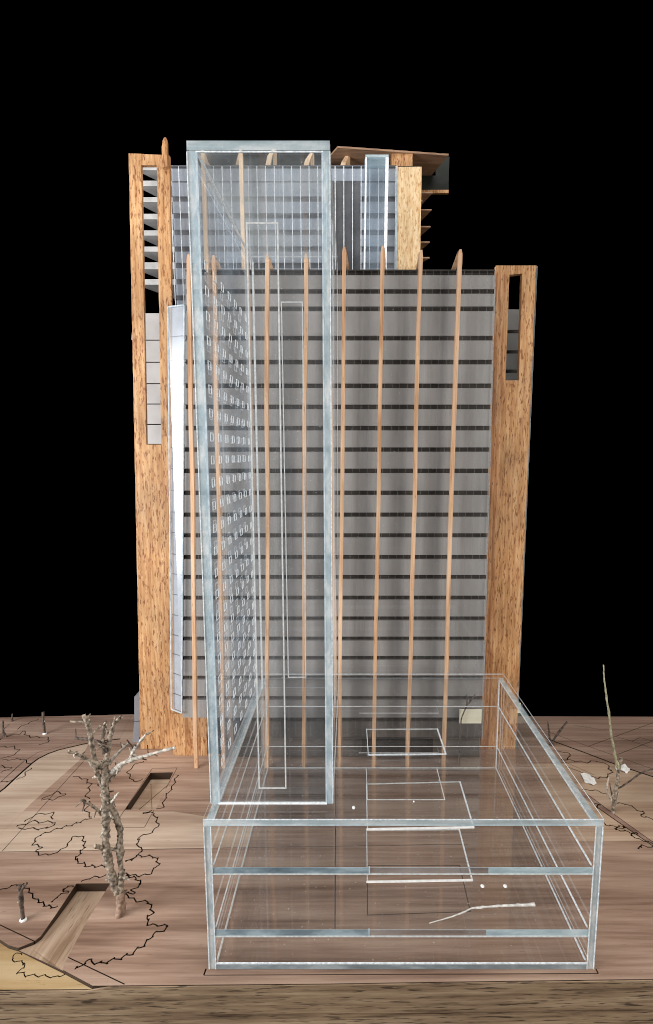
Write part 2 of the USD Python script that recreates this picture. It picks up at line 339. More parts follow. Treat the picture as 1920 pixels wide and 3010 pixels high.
SQUIGGLES = [[(-0.361, 0.5497), (-0.3507, 0.5636), (-0.3377, 0.5585), (-0.3461, 0.5497), (-0.3594, 0.5497)], [(-0.3618, 0.5052), (-0.3503, 0.5138), (-0.3217, 0.5127), (-0.3269, 0.5031), (-0.3589, 0.5031)], [(-0.3574, 0.5127), (-0.3524, 0.5249), (-0.3347, 0.5272), (-0.3287, 0.5182)], [(-0.2867, 0.5204), (-0.3013, 0.5095), (-0.3181, 0.501), (-0.3298, 0.4928), (-0.3285, 0.481), (-0.3159, 0.4771), (-0.3197, 0.4715), (-0.3126, 0.4669), (-0.2989, 0.4678), (-0.2917, 0.4781), (-0.2928, 0.4908), (-0.2834, 0.4928), (-0.2733, 0.4791), (-0.2732, 0.4678), (-0.2736, 0.4606), (-0.2569, 0.4526), (-0.2402, 0.4526)], [(-0.2867, 0.5204), (-0.3005, 0.5318), (-0.3012, 0.546), (-0.3113, 0.5559), (-0.3167, 0.5767), (-0.3293, 0.5877), (-0.3464, 0.5933)], [(-0.2227, 0.457), (-0.2124, 0.466), (-0.1946, 0.4641), (-0.1885, 0.4552), (-0.1922, 0.4433), (-0.2021, 0.4408), (-0.2184, 0.4441)], [(-0.2178, 0.5962), (-0.2155, 0.5741), (-0.2175, 0.5509), (-0.2139, 0.5365), (-0.2328, 0.5272), (-0.2201, 0.5272), (-0.2075, 0.5063), (-0.2131, 0.4969), (-0.2233, 0.4888), (-0.217, 0.4771), (-0.2104, 0.4715), (-0.2207, 0.4588)], [(-0.2708, 0.6261), (-0.28, 0.6168), (-0.2827, 0.6019), (-0.2672, 0.5822), (-0.2584, 0.5863)], [(-0.483, 0.6583), (-0.4654, 0.6583), (-0.4517, 0.6507), (-0.45, 0.6414), (-0.4558, 0.6341), (-0.464, 0.6305)], [(-0.4744, 0.7331), (-0.4848, 0.7169), (-0.4897, 0.7025)], [(-0.4938, 0.6741), (-0.4932, 0.6833), (-0.4774, 0.6907), (-0.4758, 0.6971), (-0.4591, 0.6833), (-0.4317, 0.6813), (-0.423, 0.6741), (-0.4309, 0.6612)], [(-0.4595, 0.6269), (-0.4318, 0.6296), (-0.4168, 0.6174)], [(-0.4528, 0.614), (-0.4356, 0.6097), (-0.4422, 0.6015)], [(-0.4302, 0.5809), (-0.4171, 0.5863)], [(-0.41, 0.6114), (-0.4109, 0.6031), (-0.4088, 0.5918), (-0.4132, 0.5863)], [(-0.3249, 0.4244), (-0.3103, 0.4322), (-0.3007, 0.4275), (-0.2853, 0.4153), (-0.2707, 0.408), (-0.2611, 0.4066)], [(-0.2678, 0.4116), (-0.2678, 0.4183), (-0.2599, 0.4228), (-0.2669, 0.4259), (-0.2589, 0.4306)], [(-0.2539, 0.4338), (-0.2461, 0.4395), (-0.2334, 0.4411)], [(-0.2158, 0.4411), (-0.2039, 0.4387), (-0.1956, 0.4314), (-0.2025, 0.4259), (-0.1983, 0.4221), (-0.2071, 0.4213)], [(-0.2067, 0.4205), (-0.1935, 0.4138), (-0.1814, 0.4123), (-0.1738, 0.4023), (-0.1766, 0.3968), (-0.1739, 0.39), (-0.1627, 0.3894), (-0.1555, 0.3894), (-0.1565, 0.3854), (-0.1649, 0.3822), (-0.1692, 0.3722), (-0.1773, 0.3638), (-0.1888, 0.3592), (-0.1987, 0.3563), (-0.2092, 0.3592), (-0.2119, 0.3558), (-0.2151, 0.3513)], [(0.2786, 0.6468), (0.2941, 0.6447), (0.2933, 0.634), (0.2796, 0.6277), (0.2959, 0.6257), (0.3062, 0.6216), (0.324, 0.6257), (0.3367, 0.6146), (0.3285, 0.6077), (0.3346, 0.6058), (0.3221, 0.5925), (0.3087, 0.5888)], [(0.2783, 0.5675), (0.2953, 0.5658), (0.3042, 0.5591)], [(0.3069, 0.5429), (0.3187, 0.5429), (0.323, 0.5351), (0.3303, 0.5275), (0.3248, 0.5215), (0.34, 0.5157)], [(0.2757, 0.5143), (0.2794, 0.5072), (0.2978, 0.5058), (0.2839, 0.5024), (0.3045, 0.4963), (0.2962, 0.4936), (0.3033, 0.487), (0.3139, 0.4819)], [(0.2804, 0.5413), (0.2879, 0.5413), (0.2813, 0.5366)], [(0.2954, 0.4731), (0.298, 0.4794), (0.3159, 0.4756)]]
LOW_SQUIGGLE = [(-0.2233, 0.3517), (-0.2259, 0.3484), (-0.2398, 0.3495), (-0.2508, 0.3495), (-0.2599, 0.3517), (-0.2593, 0.3596), (-0.2722, 0.3619), (-0.273, 0.3665), (-0.2668, 0.3677)]
PIT_ONE = [(-0.2529, 0.6002), (-0.2245, 0.6011), (-0.2208, 0.5325), (-0.2555, 0.5325)]
PIT_ONE_LINES = [[(-0.2493, 0.5912), (-0.2308, 0.5463)], [(-0.228, 0.5884), (-0.2455, 0.5451)]]
PIT_TWO = [(-0.2571, 0.4322), (-0.2256, 0.4325), (-0.2275, 0.3927), (-0.2267, 0.3612), (-0.2245, 0.3513), (-0.271, 0.3692), (-0.2616, 0.3747), (-0.2588, 0.3797), (-0.2578, 0.4009)]
CORNER_CUT = [(-0.3068, 0.3822), (-0.2928, 0.3774), (-0.2807, 0.3716), (-0.271, 0.3692), (-0.2245, 0.3513), (-0.1926, 0.3382)]
CURVE_REGION = [(-0.4949, 0.4726), (-0.4198, 0.5573), (-0.4173, 0.5703), (-0.4168, 0.595), (-0.4153, 0.62), (-0.4133, 0.6305), (-0.4071, 0.6414), (-0.3973, 0.6507), (-0.3717, 0.6642), (-0.3574, 0.6711), (-0.3266, 0.6772), (-0.3373, 0.7462), (-0.701, 0.7462)]
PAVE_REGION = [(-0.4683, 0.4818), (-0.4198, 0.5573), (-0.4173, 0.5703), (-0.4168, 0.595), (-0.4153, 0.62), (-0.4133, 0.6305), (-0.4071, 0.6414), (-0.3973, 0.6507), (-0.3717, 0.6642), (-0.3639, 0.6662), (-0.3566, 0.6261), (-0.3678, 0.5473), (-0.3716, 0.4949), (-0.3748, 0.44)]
SEAM = [(-0.4254, 0.4687), (-0.3607, 0.4704), (-0.1468, 0.4756), (0.1213, 0.481), (0.4041, 0.4868)]
RIGHT_ROAD = [(0.1922, 0.7553), (0.28, 0.68), (0.2868, 0.6705), (0.3166, 0.6442), (0.3462, 0.6166), (0.3911, 0.5819), (0.8064, 0.7259), (0.1461, 0.7676)]
RIGHT_STRIP = [(0.2674, 0.587), (0.2811, 0.5591), (0.2984, 0.5186), (0.3214, 0.4692), (0.3185, 0.4644), (0.298, 0.5044), (0.281, 0.5382), (0.2629, 0.5762)]
BASE_FRONT = [(-0.4437, 0.3371), (-0.2654, 0.3389), (-0.1935, 0.3394), (-0.0181, 0.3409), (0.0962, 0.3426), (0.2326, 0.3444), (0.4387, 0.3465)]
BASE_BACK = [(-0.7899, 0.7299), (-0.5366, 0.737), (-0.3373, 0.7462), (0.4544, 0.739), (0.7668, 0.738)]
OPEN_TOP_BACK = [(0.0162, 0.4773), (0.0867, 0.4779), (0.0872, 0.4349), (0.0164, 0.4339)]
OPEN_TOP_FRONT_NOTE = [(0.014, 0.4165), (0.076, 0.4165), (0.0755, 0.3762), (0.0136, 0.3762)]
OPEN_MID1 = [(0.0152, 0.4505), (0.1052, 0.454), (0.1038, 0.3937), (0.0143, 0.3913)]
OPEN_MID2 = [(0.016, 0.4571), (0.1068, 0.458), (0.1053, 0.398), (0.0146, 0.3962)]
NOTCH1 = [(0.0107, 0.6084), (0.0116, 0.5855), (0.1075, 0.5855), (0.108, 0.6084)]
NOTCH2 = [(0.0106, 0.6194), (0.0115, 0.5958), (0.1092, 0.5936), (0.1093, 0.6147)]
NOTCH2b = [(0.009, 0.5298), (0.0098, 0.5095), (0.0934, 0.5076), (0.0935, 0.5257)]
D_on_mid1 = [(0.0162, 0.482), (0.088, 0.482), (0.0874, 0.4354), (0.0157, 0.4354)]
D_on_mid2 = [(0.019, 0.5636), (0.1029, 0.5636), (0.1022, 0.5091), (0.0184, 0.5091)]
RUNG = [(0.0132, 0.3901), (0.0814, 0.3901), (0.0153, 0.4515), (0.0942, 0.4515)]
GLUE = [(0.0619, 0.357), (0.0726, 0.3602), (0.0841, 0.3638), (0.0947, 0.3683), (0.0987, 0.3705), (0.1219, 0.3724), (0.1506, 0.3736)]
GLUE_Z0 = [(0.0619, 0.357, 0.0325), (0.1125, 0.3917, 0.0325), (0.1319, 0.3917, 0.0325), (0.0026, 0.3636, 0.1284)]
DOTS = [(0.1125, 0.3917), (0.1319, 0.3917), (0.1246, 0.3567)]
D_TOP = [(-0.2296, 0.7, 0.7654), (0.061, 0.7, 0.7634), (0.0908, 0.7, 0.7626), (0.0588, 0.7, 0.7626), (0.0554, 0.7, 0.6395)]
E = [(0.0606, 0.7, 0.7626), (0.0908, 0.7, 0.7626), (0.0877, 0.7, 0.6395)]
F = [(0.0189, 0.68, 0.762), (0.0449, 0.68, 0.762), (0.0168, 0.68, 0.6326), (0.0422, 0.68, 0.6326), (0.0189, 0.68, 0.7577)]
CANOPY = [(-0.0166, 0.7273), (0.1327, 0.745), (0.1066, 0.8292)]
CANOPY_L = [(-0.0166, 0.7273), (-0.0326, 0.7554), (-0.0659, 0.8175)]
SCREEN = [(0.1408, 0.79, 0.8228), (0.142, 0.79, 0.7737), (0.1031, 0.79, 0.7774)]
BLOCK = [(0.0556, 0.74, 0.7986), (0.0835, 0.74, 0.7977), (0.0558, 0.74, 0.7825)]
TIPS = [(0.1052, 0.705, 0.7138), (0.1042, 0.705, 0.6932), (0.1037, 0.705, 0.6744), (0.1037, 0.705, 0.6551)]
TIP_EDGE = [[(0.0966, 0.7331)], [(0.0963, 0.7281)], [(0.0964, 0.7267)], [(0.096, 0.7215)]]
D_ROWS = [0.7681, 0.7612, 0.749, 0.7294, 0.7278, 0.7097, 0.7081, 0.6898, 0.6882, 0.6698, 0.6677, 0.6496, 0.6479, 0.6293, 0.6276, 0.6088, 0.6067]
D_ROWS_R = [0.7651, 0.7496, 0.7385, 0.7284, 0.7172, 0.7071, 0.698, 0.6878, 0.6775, 0.6678, 0.6569]
C_SLOT = [(-0.2479, 0.6525, 0.7399), (-0.2294, 0.6525, 0.7399), (-0.2583, 0.6525, 0.412), (-0.2394, 0.6525, 0.412)]
C_EDGES = [(-0.2621, 0.6525, 0.7529), (-0.214, 0.6525, 0.7507), (-0.2869, 0.6525, -0.0), (-0.2367, 0.6525, 0.0551), (-0.2164, 0.6525, 0.7677), (-0.2203, 0.6525, 0.7529)]
C_PLATES = [(0.7754, 0.7693), (0.7563, 0.7498), (0.7363, 0.7302), (0.7155, 0.7089), (0.6951, 0.6885), (0.6746, 0.6683), (0.6549, 0.6461), (0.6335, 0.6262)]
C_DIAG = [[(-0.2762, 0.7281), (-0.2638, 0.7452)], [(-0.2775, 0.7287), (-0.2657, 0.748)], [(-0.2792, 0.7305), (-0.2679, 0.7512)], [(-0.2801, 0.73), (-0.2689, 0.7511)], [(-0.2815, 0.731), (-0.2704, 0.7525)]]
LOWROOF = [(-0.264, 0.7, 0.5851), (-0.2658, 0.7, 0.5497), (-0.2672, 0.7, 0.5213), (-0.2725, 0.7, 0.4128), (0.2168, 0.7, 0.5894)]
LOWROWS = [0.5848, 0.5497, 0.5213, 0.4937, 0.4669, 0.4399, 0.4132]
B_SLOT = [(0.1934, 0.6525, 0.6177), (0.2091, 0.6525, 0.6177), (0.1937, 0.6525, 0.4913), (0.2103, 0.6525, 0.4913)]
CAP = [(-0.1909, 0.6233, 0.5728), (-0.2143, 0.6233, 0.0682), [(-0.2328, 0.6322)], [(-0.2156, 0.6301)]]
FINS_A = [((-0.1828, 0.6113, 0.6238), (-0.1978, 0.6113, 0.0028)), ((-0.1546, 0.6113, 0.623), (-0.1618, 0.6113, 0.0494)), ((-0.0937, 0.6113, 0.6238), (-0.1058, 0.6113, 0.0494)), ((-0.0501, 0.6113, 0.6245), (-0.0594, 0.6113, 0.0494)), ((-0.0069, 0.6113, 0.6318), (-0.0143, 0.6113, 0.0494)), ((0.0366, 0.6113, 0.6329), (0.0304, 0.6113, 0.0494)), ((0.0801, 0.6113, 0.6285), (0.0737, 0.6113, 0.0494)), ((0.1244, 0.6113, 0.6292), (0.1201, 0.6113, 0.0494))]
FINS_D = [(-0.2288, 0.69, 0.7897), (-0.1844, 0.69, 0.7764), (-0.1368, 0.69, 0.7771), (-0.0943, 0.69, 0.7771), (-0.0476, 0.69, 0.7724), (-0.0026, 0.69, 0.7701)]
PALE = [(0.1438, 0.66, 0.0742), (0.173, 0.66, 0.0742), (0.1443, 0.66, 0.0556), (0.1736, 0.66, 0.0556)]
LOWBOX = [(-0.2989, 0.665, 0.0673), (-0.302, 0.665, 0.0085), (-0.3008, 0.665, 0.0306), [(-0.2988, 0.6541)]]
A_TOPROWS = [0.6104, 0.604, 0.5918, 0.5845, 0.5723, 0.5649, 0.539]
RECT1 = [(-0.0708, 0.3675, 0.5558), (-0.0488, 0.3675, 0.5558), (-0.0715, 0.3675, 0.1413), (-0.0498, 0.3675, 0.1413)]
RECT2 = [(-0.0735, 0.5627, 0.5602), (-0.0502, 0.5627, 0.5602), (-0.0724, 0.5627, 0.1426), (-0.0512, 0.5627, 0.1426)]
RECT1b = [(-0.1085, 0.5627, 0.6386), (-0.0747, 0.5627, 0.6386), (-0.1094, 0.5627, 0.0039), (-0.0762, 0.5627, 0.0039)]
SQ_COLS = [(0.3811, 0.4144), (0.4047, 0.4142), (0.428, 0.4144), (0.4519, 0.4146), (0.475, 0.4147), (0.4986, 0.4148), (0.5209, 0.4148)]
SQ_ROWS = [(0.3832, 0.4997), (0.3833, 0.483), (0.3826, 0.4659), (0.3828, 0.4488), (0.3821, 0.4314), (0.3815, 0.4144), (0.3807, 0.3957), (0.3806, 0.3795), (0.3805, 0.3625)]
SQ_END = [(0.3854, 0.5523), (0.3743, 0.154), (0.3796, 0.4141), (0.3789, 0.4087)]
TREE_MAIN = [([(-0.2017, 0.3992, 0.0), (-0.1998, 0.3992, 0.0111), (-0.1998, 0.3992, 0.0221)], 0.0038904999999999994, 0.0036394999999999995), ([(-0.201, 0.3992, 0.0193), (-0.2037, 0.3988, 0.0266), (-0.2059, 0.3984, 0.0392), (-0.2079, 0.398, 0.053), (-0.2089, 0.3976, 0.064), (-0.2081, 0.3972, 0.0842), (-0.2067, 0.3968, 0.0976), (-0.206, 0.3964, 0.1122), (-0.2054, 0.396, 0.1254), (-0.205, 0.3956, 0.1358), (-0.2046, 0.3952, 0.1462)], 0.0031374999999999997, 0.0027609999999999996), ([(-0.1997, 0.3992, 0.0193), (-0.1994, 0.3999, 0.031), (-0.1988, 0.4007, 0.0412), (-0.1993, 0.4014, 0.0527), (-0.1995, 0.4022, 0.0628), (-0.1984, 0.4029, 0.077), (-0.2017, 0.4037, 0.0897), (-0.2052, 0.4044, 0.0985), (-0.2087, 0.4052, 0.1058)], 0.0027609999999999996, 0.0021335), ([(-0.207, 0.3972, 0.1219), (-0.2092, 0.3955, 0.1308), (-0.2104, 0.3939, 0.137), (-0.2112, 0.3922, 0.1532), (-0.2114, 0.3905, 0.1679), (-0.212, 0.3889, 0.1823), (-0.2145, 0.3872, 0.1917)], 0.0026355, 0.001506), ([(-0.2065, 0.3992, 0.1257), (-0.2072, 0.4016, 0.1396), (-0.2049, 0.404, 0.1509), (-0.2038, 0.4064, 0.1623), (-0.2017, 0.4088, 0.1718), (-0.1958, 0.4112, 0.1775)], 0.0025099999999999996, 0.001506), ([(-0.2055, 0.3992, 0.1296), (-0.1985, 0.3975, 0.1371), (-0.1915, 0.3959, 0.1433), (-0.1822, 0.3942, 0.1488), (-0.166, 0.3925, 0.1542), (-0.1535, 0.3909, 0.159), (-0.1429, 0.3892, 0.1627)], 0.0021335, 0.00106675), ([(-0.1826, 0.3952, 0.1494), (-0.178, 0.3925, 0.1586), (-0.1719, 0.3899, 0.167), (-0.1652, 0.3872, 0.1753)], 0.001506, 0.00081575), ([(-0.1783, 0.3932, 0.1594), (-0.1796, 0.3902, 0.165), (-0.1807, 0.3872, 0.1705)], 0.000753, 0.000502), ([(-0.2046, 0.4032, 0.1385), (-0.2025, 0.4069, 0.1426), (-0.1978, 0.4105, 0.1469), (-0.1924, 0.4142, 0.1518)], 0.001506, 0.0008784999999999999), ([(-0.2047, 0.3952, 0.1437), (-0.2079, 0.3912, 0.1463), (-0.2158, 0.3872, 0.1551), (-0.2202, 0.3832, 0.1607), (-0.2247, 0.3792, 0.1656)], 0.0021335, 0.0009412499999999999), ([(-0.2119, 0.3992, 0.0958), (-0.2129, 0.3959, 0.1022), (-0.2167, 0.3925, 0.1099), (-0.223, 0.3892, 0.1168)], 0.0013804999999999998, 0.0006902499999999999), ([(-0.2053, 0.3992, 0.1056), (-0.1984, 0.3942, 0.1125), (-0.1914, 0.3892, 0.1227)], 0.0016315, 0.000753), ([(-0.2029, 0.3992, 0.127), (-0.2014, 0.4052, 0.1281), (-0.1978, 0.4112, 0.1307)], 0.0013804999999999998, 0.0006274999999999999), ([(-0.2056, 0.3992, 0.1513), (-0.2094, 0.4039, 0.1599), (-0.2102, 0.4085, 0.1675), (-0.2104, 0.4132, 0.1726)], 0.0017569999999999999, 0.0008784999999999999), ([(-0.2076, 0.4012, 0.1539), (-0.2144, 0.4059, 0.1581), (-0.2228, 0.4105, 0.157), (-0.2388, 0.4152, 0.1556)], 0.0013804999999999998, 0.0008784999999999999), ([(-0.2104, 0.3892, 0.1827), (-0.2144, 0.3885, 0.1856), (-0.2187, 0.3879, 0.1855), (-0.2257, 0.3872, 0.1863)], 0.0012549999999999998, 0.00081575), ([(-0.2081, 0.4012, 0.1603), (-0.2107, 0.4102, 0.1626), (-0.2127, 0.4192, 0.166)], 0.0012549999999999998, 0.0005647499999999999), ([(-0.2132, 0.3932, 0.17), (-0.2129, 0.4022, 0.1711), (-0.2107, 0.4112, 0.1705)], 0.0012549999999999998, 0.0005647499999999999), ([(-0.2103, 0.3992, 0.0633), (-0.2123, 0.3952, 0.068), (-0.2151, 0.3912, 0.073)], 0.0016315, 0.0012549999999999998), ([(-0.2102, 0.3992, 0.0647), (-0.2048, 0.3992, 0.0633), (-0.1988, 0.3992, 0.062)], 0.0013804999999999998, 0.0011294999999999999), ([(-0.2009, 0.4072, 0.1727), (-0.1989, 0.4072, 0.1765), (-0.1993, 0.4072, 0.18)], 0.0011294999999999999, 0.000753), ([(-0.2042, 0.4072, 0.1618), (-0.2108, 0.4132, 0.1661), (-0.2192, 0.4192, 0.1653)], 0.001004, 0.0005647499999999999)]
TWIG_LEFT = [([(-0.2827, 0.394, -0.0002), (-0.283, 0.394, 0.0069), (-0.2833, 0.394, 0.0151), (-0.2829, 0.394, 0.0273), (-0.283, 0.394, 0.034)], 0.0018386666666666666, 0.0017073333333333333), ([(-0.2829, 0.394, 0.0273), (-0.2807, 0.394, 0.0327), (-0.2768, 0.394, 0.0356)], 0.0014446666666666668, 0.0010506666666666668), ([(-0.283, 0.394, 0.0191), (-0.2862, 0.394, 0.0171)], 0.0009193333333333333, 0.0006566666666666667), ([(-0.2833, 0.394, 0.0151), (-0.2799, 0.394, 0.0198)], 0.0009193333333333333, 0.0005253333333333334)]
TWIG_FAR = [([(-0.4401, 0.6901, -0.0003), (-0.4402, 0.6901, 0.0089), (-0.4406, 0.6901, 0.0186), (-0.4401, 0.6901, 0.0332)], 0.0020703, 0.0016102333333333334), ([(-0.4407, 0.6901, 0.0174), (-0.4382, 0.6901, 0.0204)], 0.0011501666666666667, 0.0006901)]
TWIG_FAR_LEFT = [([(-0.493, 0.6829, -0.001), (-0.4949, 0.6829, 0.0093), (-0.4933, 0.6829, 0.0244)], 0.0015934333333333332, 0.0011381666666666667), ([(-0.4948, 0.6829, 0.0105), (-0.4905, 0.6829, 0.0148), (-0.4851, 0.6829, 0.019)], 0.0011381666666666667, 0.0006829), ([(-0.4902, 0.6829, -0.0022), (-0.4925, 0.6829, 0.0045), (-0.4944, 0.6829, 0.0093)], 0.0011381666666666667, 0.0009105333333333333)]
TWIG_FAR_MID = [([(-0.511, 0.7259, -0.0002), (-0.5104, 0.7259, 0.0039), (-0.5094, 0.7259, 0.0116)], 0.0014517999999999998, 0.0009678666666666667)]
TWIG_RIGHT = [([(0.2958, 0.5283, -0.0012), (0.2956, 0.5283, 0.0096), (0.2964, 0.5283, 0.0209), (0.2984, 0.5283, 0.0378), (0.2986, 0.5283, 0.0512), (0.3, 0.5283, 0.0612), (0.3007, 0.5283, 0.0656)], 0.0022892999999999998, 0.0015849), ([(0.2985, 0.5283, 0.0523), (0.2965, 0.5283, 0.0589), (0.2926, 0.5283, 0.0711), (0.2897, 0.5283, 0.0843), (0.2867, 0.5283, 0.0985), (0.2833, 0.5283, 0.1202), (0.2805, 0.5283, 0.132), (0.2789, 0.5283, 0.1417), (0.2759, 0.5283, 0.1577), (0.2742, 0.5283, 0.1735)], 0.0017609999999999998, 0.0007044), ([(0.299, 0.5283, 0.0288), (0.3035, 0.5283, 0.031), (0.3134, 0.5283, 0.0389), (0.3251, 0.5283, 0.0489), (0.3434, 0.5283, 0.0545)], 0.0008804999999999999, 0.0007044), ([(0.2931, 0.5283, 0.0153), (0.2885, 0.5283, 0.022), (0.2865, 0.5283, 0.0299), (0.2883, 0.5283, 0.0422)], 0.0010566, 0.0007044), ([(0.2933, 0.5283, 0.0209), (0.2913, 0.5283, 0.0277), (0.2899, 0.5283, 0.0355)], 0.0008804999999999999, 0.0005283), ([(0.2978, 0.5283, 0.0073), (0.2993, 0.5283, 0.0164), (0.3003, 0.5283, 0.0254)], 0.0008804999999999999, 0.0005283), ([(0.2939, 0.5283, 0.0198), (0.2946, 0.5283, 0.0254), (0.2965, 0.5283, 0.0277)], 0.0014088, 0.0008804999999999999)]
TWIG_BACK = [([(0.279, 0.6607, 0.0008), (0.2753, 0.6607, 0.0107), (0.2734, 0.6607, 0.023), (0.2715, 0.6607, 0.0355)], 0.001541633333333333, 0.0011011666666666665), ([(0.2783, 0.6607, 0.0018), (0.2823, 0.6607, 0.012), (0.2894, 0.6607, 0.023), (0.298, 0.6607, 0.0352)], 0.0017618666666666665, 0.0013214), ([(0.2775, 0.6607, 0.0038), (0.2734, 0.6607, 0.0093), (0.2681, 0.6607, 0.0127)], 0.0011011666666666665, 0.0006607)]
TWIG_BEHIND = [([(0.141, 0.6155, 0.0001), (0.141, 0.6155, 0.033), (0.1419, 0.6155, 0.0645), (0.1467, 0.6155, 0.077), (0.1491, 0.6155, 0.0839), (0.1479, 0.6155, 0.0957)], 0.0010258333333333335, 0.0008206666666666667), ([(0.1487, 0.6155, 0.0829), (0.1538, 0.6155, 0.0893), (0.1587, 0.6155, 0.0967)], 0.0010258333333333335, 0.0008206666666666667)]
DEBRIS = [[(0.2886, 0.5944), (0.2978, 0.5953), (0.3011, 0.5852), (0.3012, 0.578), (0.2945, 0.5736), (0.288, 0.5816)], [(0.3402, 0.6097), (0.3543, 0.6136), (0.3556, 0.6038), (0.35, 0.5991), (0.3433, 0.6019), (0.3379, 0.6029)]]

# ================================================================ the base: a board of inlaid veneer sheets
g = thing('ground', 'engraved walnut veneer base board of the model with laser cut lines and sunken pits', 'base board', kind='structure')
XL, XR = -0.62, 0.54
front = [p for p in BASE_FRONT]; back = [p for p in BASE_BACK]
fy = lambda x: float(np.interp(x, [p[0] for p in front], [p[1] for p in front]))
by = lambda x: float(np.interp(x, [p[0] for p in back], [p[1] for p in back]))
whole = Polygon([(XL, fy(XL))] + [p for p in front if XL < p[0] < XR] + [(XR, fy(XR)), (XR, by(XR))] + [p for p in back if XL < p[0] < XR][::-1] + [(XL, by(XL))])


def wavy(pts, amp=0.0026, wl=0.0105, seed=0):
    """A scalloped tree-crown outline along the points."""
    ls = LineString(pts)
    n = max(8, int(ls.length / 0.0006))
    rng = np.random.default_rng(seed)
    t = np.linspace(0, ls.length, n)
    c = np.array([ls.interpolate(x).coords[0] for x in t])
    for _ in range(7):
        c[1:-1] = 0.5 * c[1:-1] + 0.25 * (c[:-2] + c[2:])
    T = np.gradient(c, axis=0); T /= np.maximum(np.linalg.norm(T, axis=1, keepdims=True), 1e-9)
    N = np.c_[-T[:, 1], T[:, 0]]
    ph = np.cumsum(rng.normal(1, 0.45, n).clip(0.2, 2)) * (t[1] if n > 1 else 0) / wl * 2 * np.pi
    k = amp * (0.55 + 0.75 * meshkit.noise(np.c_[t * 50, t * 0 + seed, t * 0]))
    c = c + N * (np.sin(ph) * k)[:, None] * 0.8 + T * (np.sin(2 * ph + 0.6) * k)[:, None] * 0.55
    return c


lines = [LineString(p).buffer(w / 2, cap_style=2, join_style=2) for p, w in STRAIGHT]
lines.append(LineString(THICK_CURVE).buffer(0.0013)); lines.append(LineString(RIGHT_CURVE).buffer(0.0012))
for i, s in enumerate(SQUIGGLES):
    far = np.mean([p[1] for p in s]) > 0.5
    lines.append(LineString(wavy(s, 0.0024 if far else 0.0020, 0.0145 if far else 0.0095, i)).buffer(0.00058 if not far else 0.00060, quad_segs=3))
groove = unary_union(lines)
pit1, pit2 = Polygon(PIT_ONE), Polygon(PIT_TWO).buffer(0)
corner = Polygon([(-0.9, 0.2), (-0.9, CORNER_CUT[0][1] + 0.15)] + CORNER_CUT + [(-0.19, 0.2)]).buffer(0)
curve = Polygon(CURVE_REGION).buffer(0)
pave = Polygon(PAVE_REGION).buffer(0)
seam_front = Polygon([(-0.9, SEAM[0][1])] + SEAM + [(0.9, SEAM[-1][1]), (0.9, 0.2), (-0.9, 0.2)])
right_road = Polygon(RIGHT_ROAD).buffer(0)
strip = Polygon(RIGHT_STRIP).buffer(0)
right_side = Polygon([(0.235, 0.62), (0.9, 0.62), (0.9, SEAM[-1][1]), (0.235, 0.485)])
left_court = Polygon([(-0.9, 0.46), (-0.9, 0.53), (-0.2, 0.53), (-0.105, 0.51), (-0.105, 0.46)])
THICK = 0.010
rest = whole.difference(unary_union([pit1, pit2, corner]))
regions = []
for nm, reg, mat in (('road_sheet', curve, 'walnut_red'), ('lit_paving_sheet', pave, 'walnut_lit'), ('road_sheet', right_road, 'walnut_red'),  # window light is put into the tone of the paving
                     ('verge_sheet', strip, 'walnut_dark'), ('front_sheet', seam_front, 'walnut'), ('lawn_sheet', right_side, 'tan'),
                     ('lawn_sheet', left_court, 'walnut_lit'), ('court_sheet', whole, 'walnut')):
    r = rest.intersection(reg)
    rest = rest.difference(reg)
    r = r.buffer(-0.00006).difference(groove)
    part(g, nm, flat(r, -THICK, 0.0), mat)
low = LineString(wavy(LOW_SQUIGGLE, 0.0018, 0.009, 77)).buffer(0.0004, quad_segs=2)
part(g, 'corner_board', flat(whole.intersection(corner).buffer(-0.0001).difference(low), -THICK, -0.003), 'maple')
part(g, 'base_board', flat(whole.buffer(-0.0004), -0.075, -THICK - 0.0003), 'walnut_dark')
pl = unary_union([LineString(p).buffer(0.0004) for p in PIT_ONE_LINES])
part(g, 'pit_floor', flat(pit1.buffer(-0.0001).difference(pl), -THICK - 0.0002, -THICK + 0.0006), 'tan')
# the sunken ramp: deep at the back, level with the road cut at the front
rp = pit2.buffer(-0.00012)
rm = flat(rp.segmentize(0.004), 0, 1)
v = rm.vertices.copy()
k = np.clip((v[:, 1] - 0.356) / (0.432 - 0.356), 0, 1)
v[:, 2] = np.where(v[:, 2] > 0.5, -0.0010 - 0.0072 * k, -THICK + 0.0001)
part(g, 'ramp', trimesh.Trimesh(v, rm.faces, process=False), 'ramp')
# the front face of the board: a lipping of coarse dark-pored wood
xs = np.linspace(XL, XR, 70)
fv = []
for x in xs:
    top = -0.0033 if x < CORNER_CUT[-1][0] else -0.0002 - 0.0003 * meshkit.noise(np.array([x * 300, 0.5, 0.5]))
    y = fy(x)
    fv.append([(x, y - 0.0009, -0.075), (x, y - 0.0009, top - 0.0003), (x, y - 0.0006, top), (x, y - 0.0002, top), (x, y - 0.0002, -0.075)])
fv = np.array(fv); n = 5
ff = []
for i in range(len(xs) - 1):
    for j in range(n):
        a, b = i * n + j, i * n + (j + 1) % n
        ff += [[a, a + n, b + n], [a, b + n, b]]
part(g, 'front_lipping', trimesh.Trimesh(fv.reshape(-1, 3), ff, process=False), 'fascia')

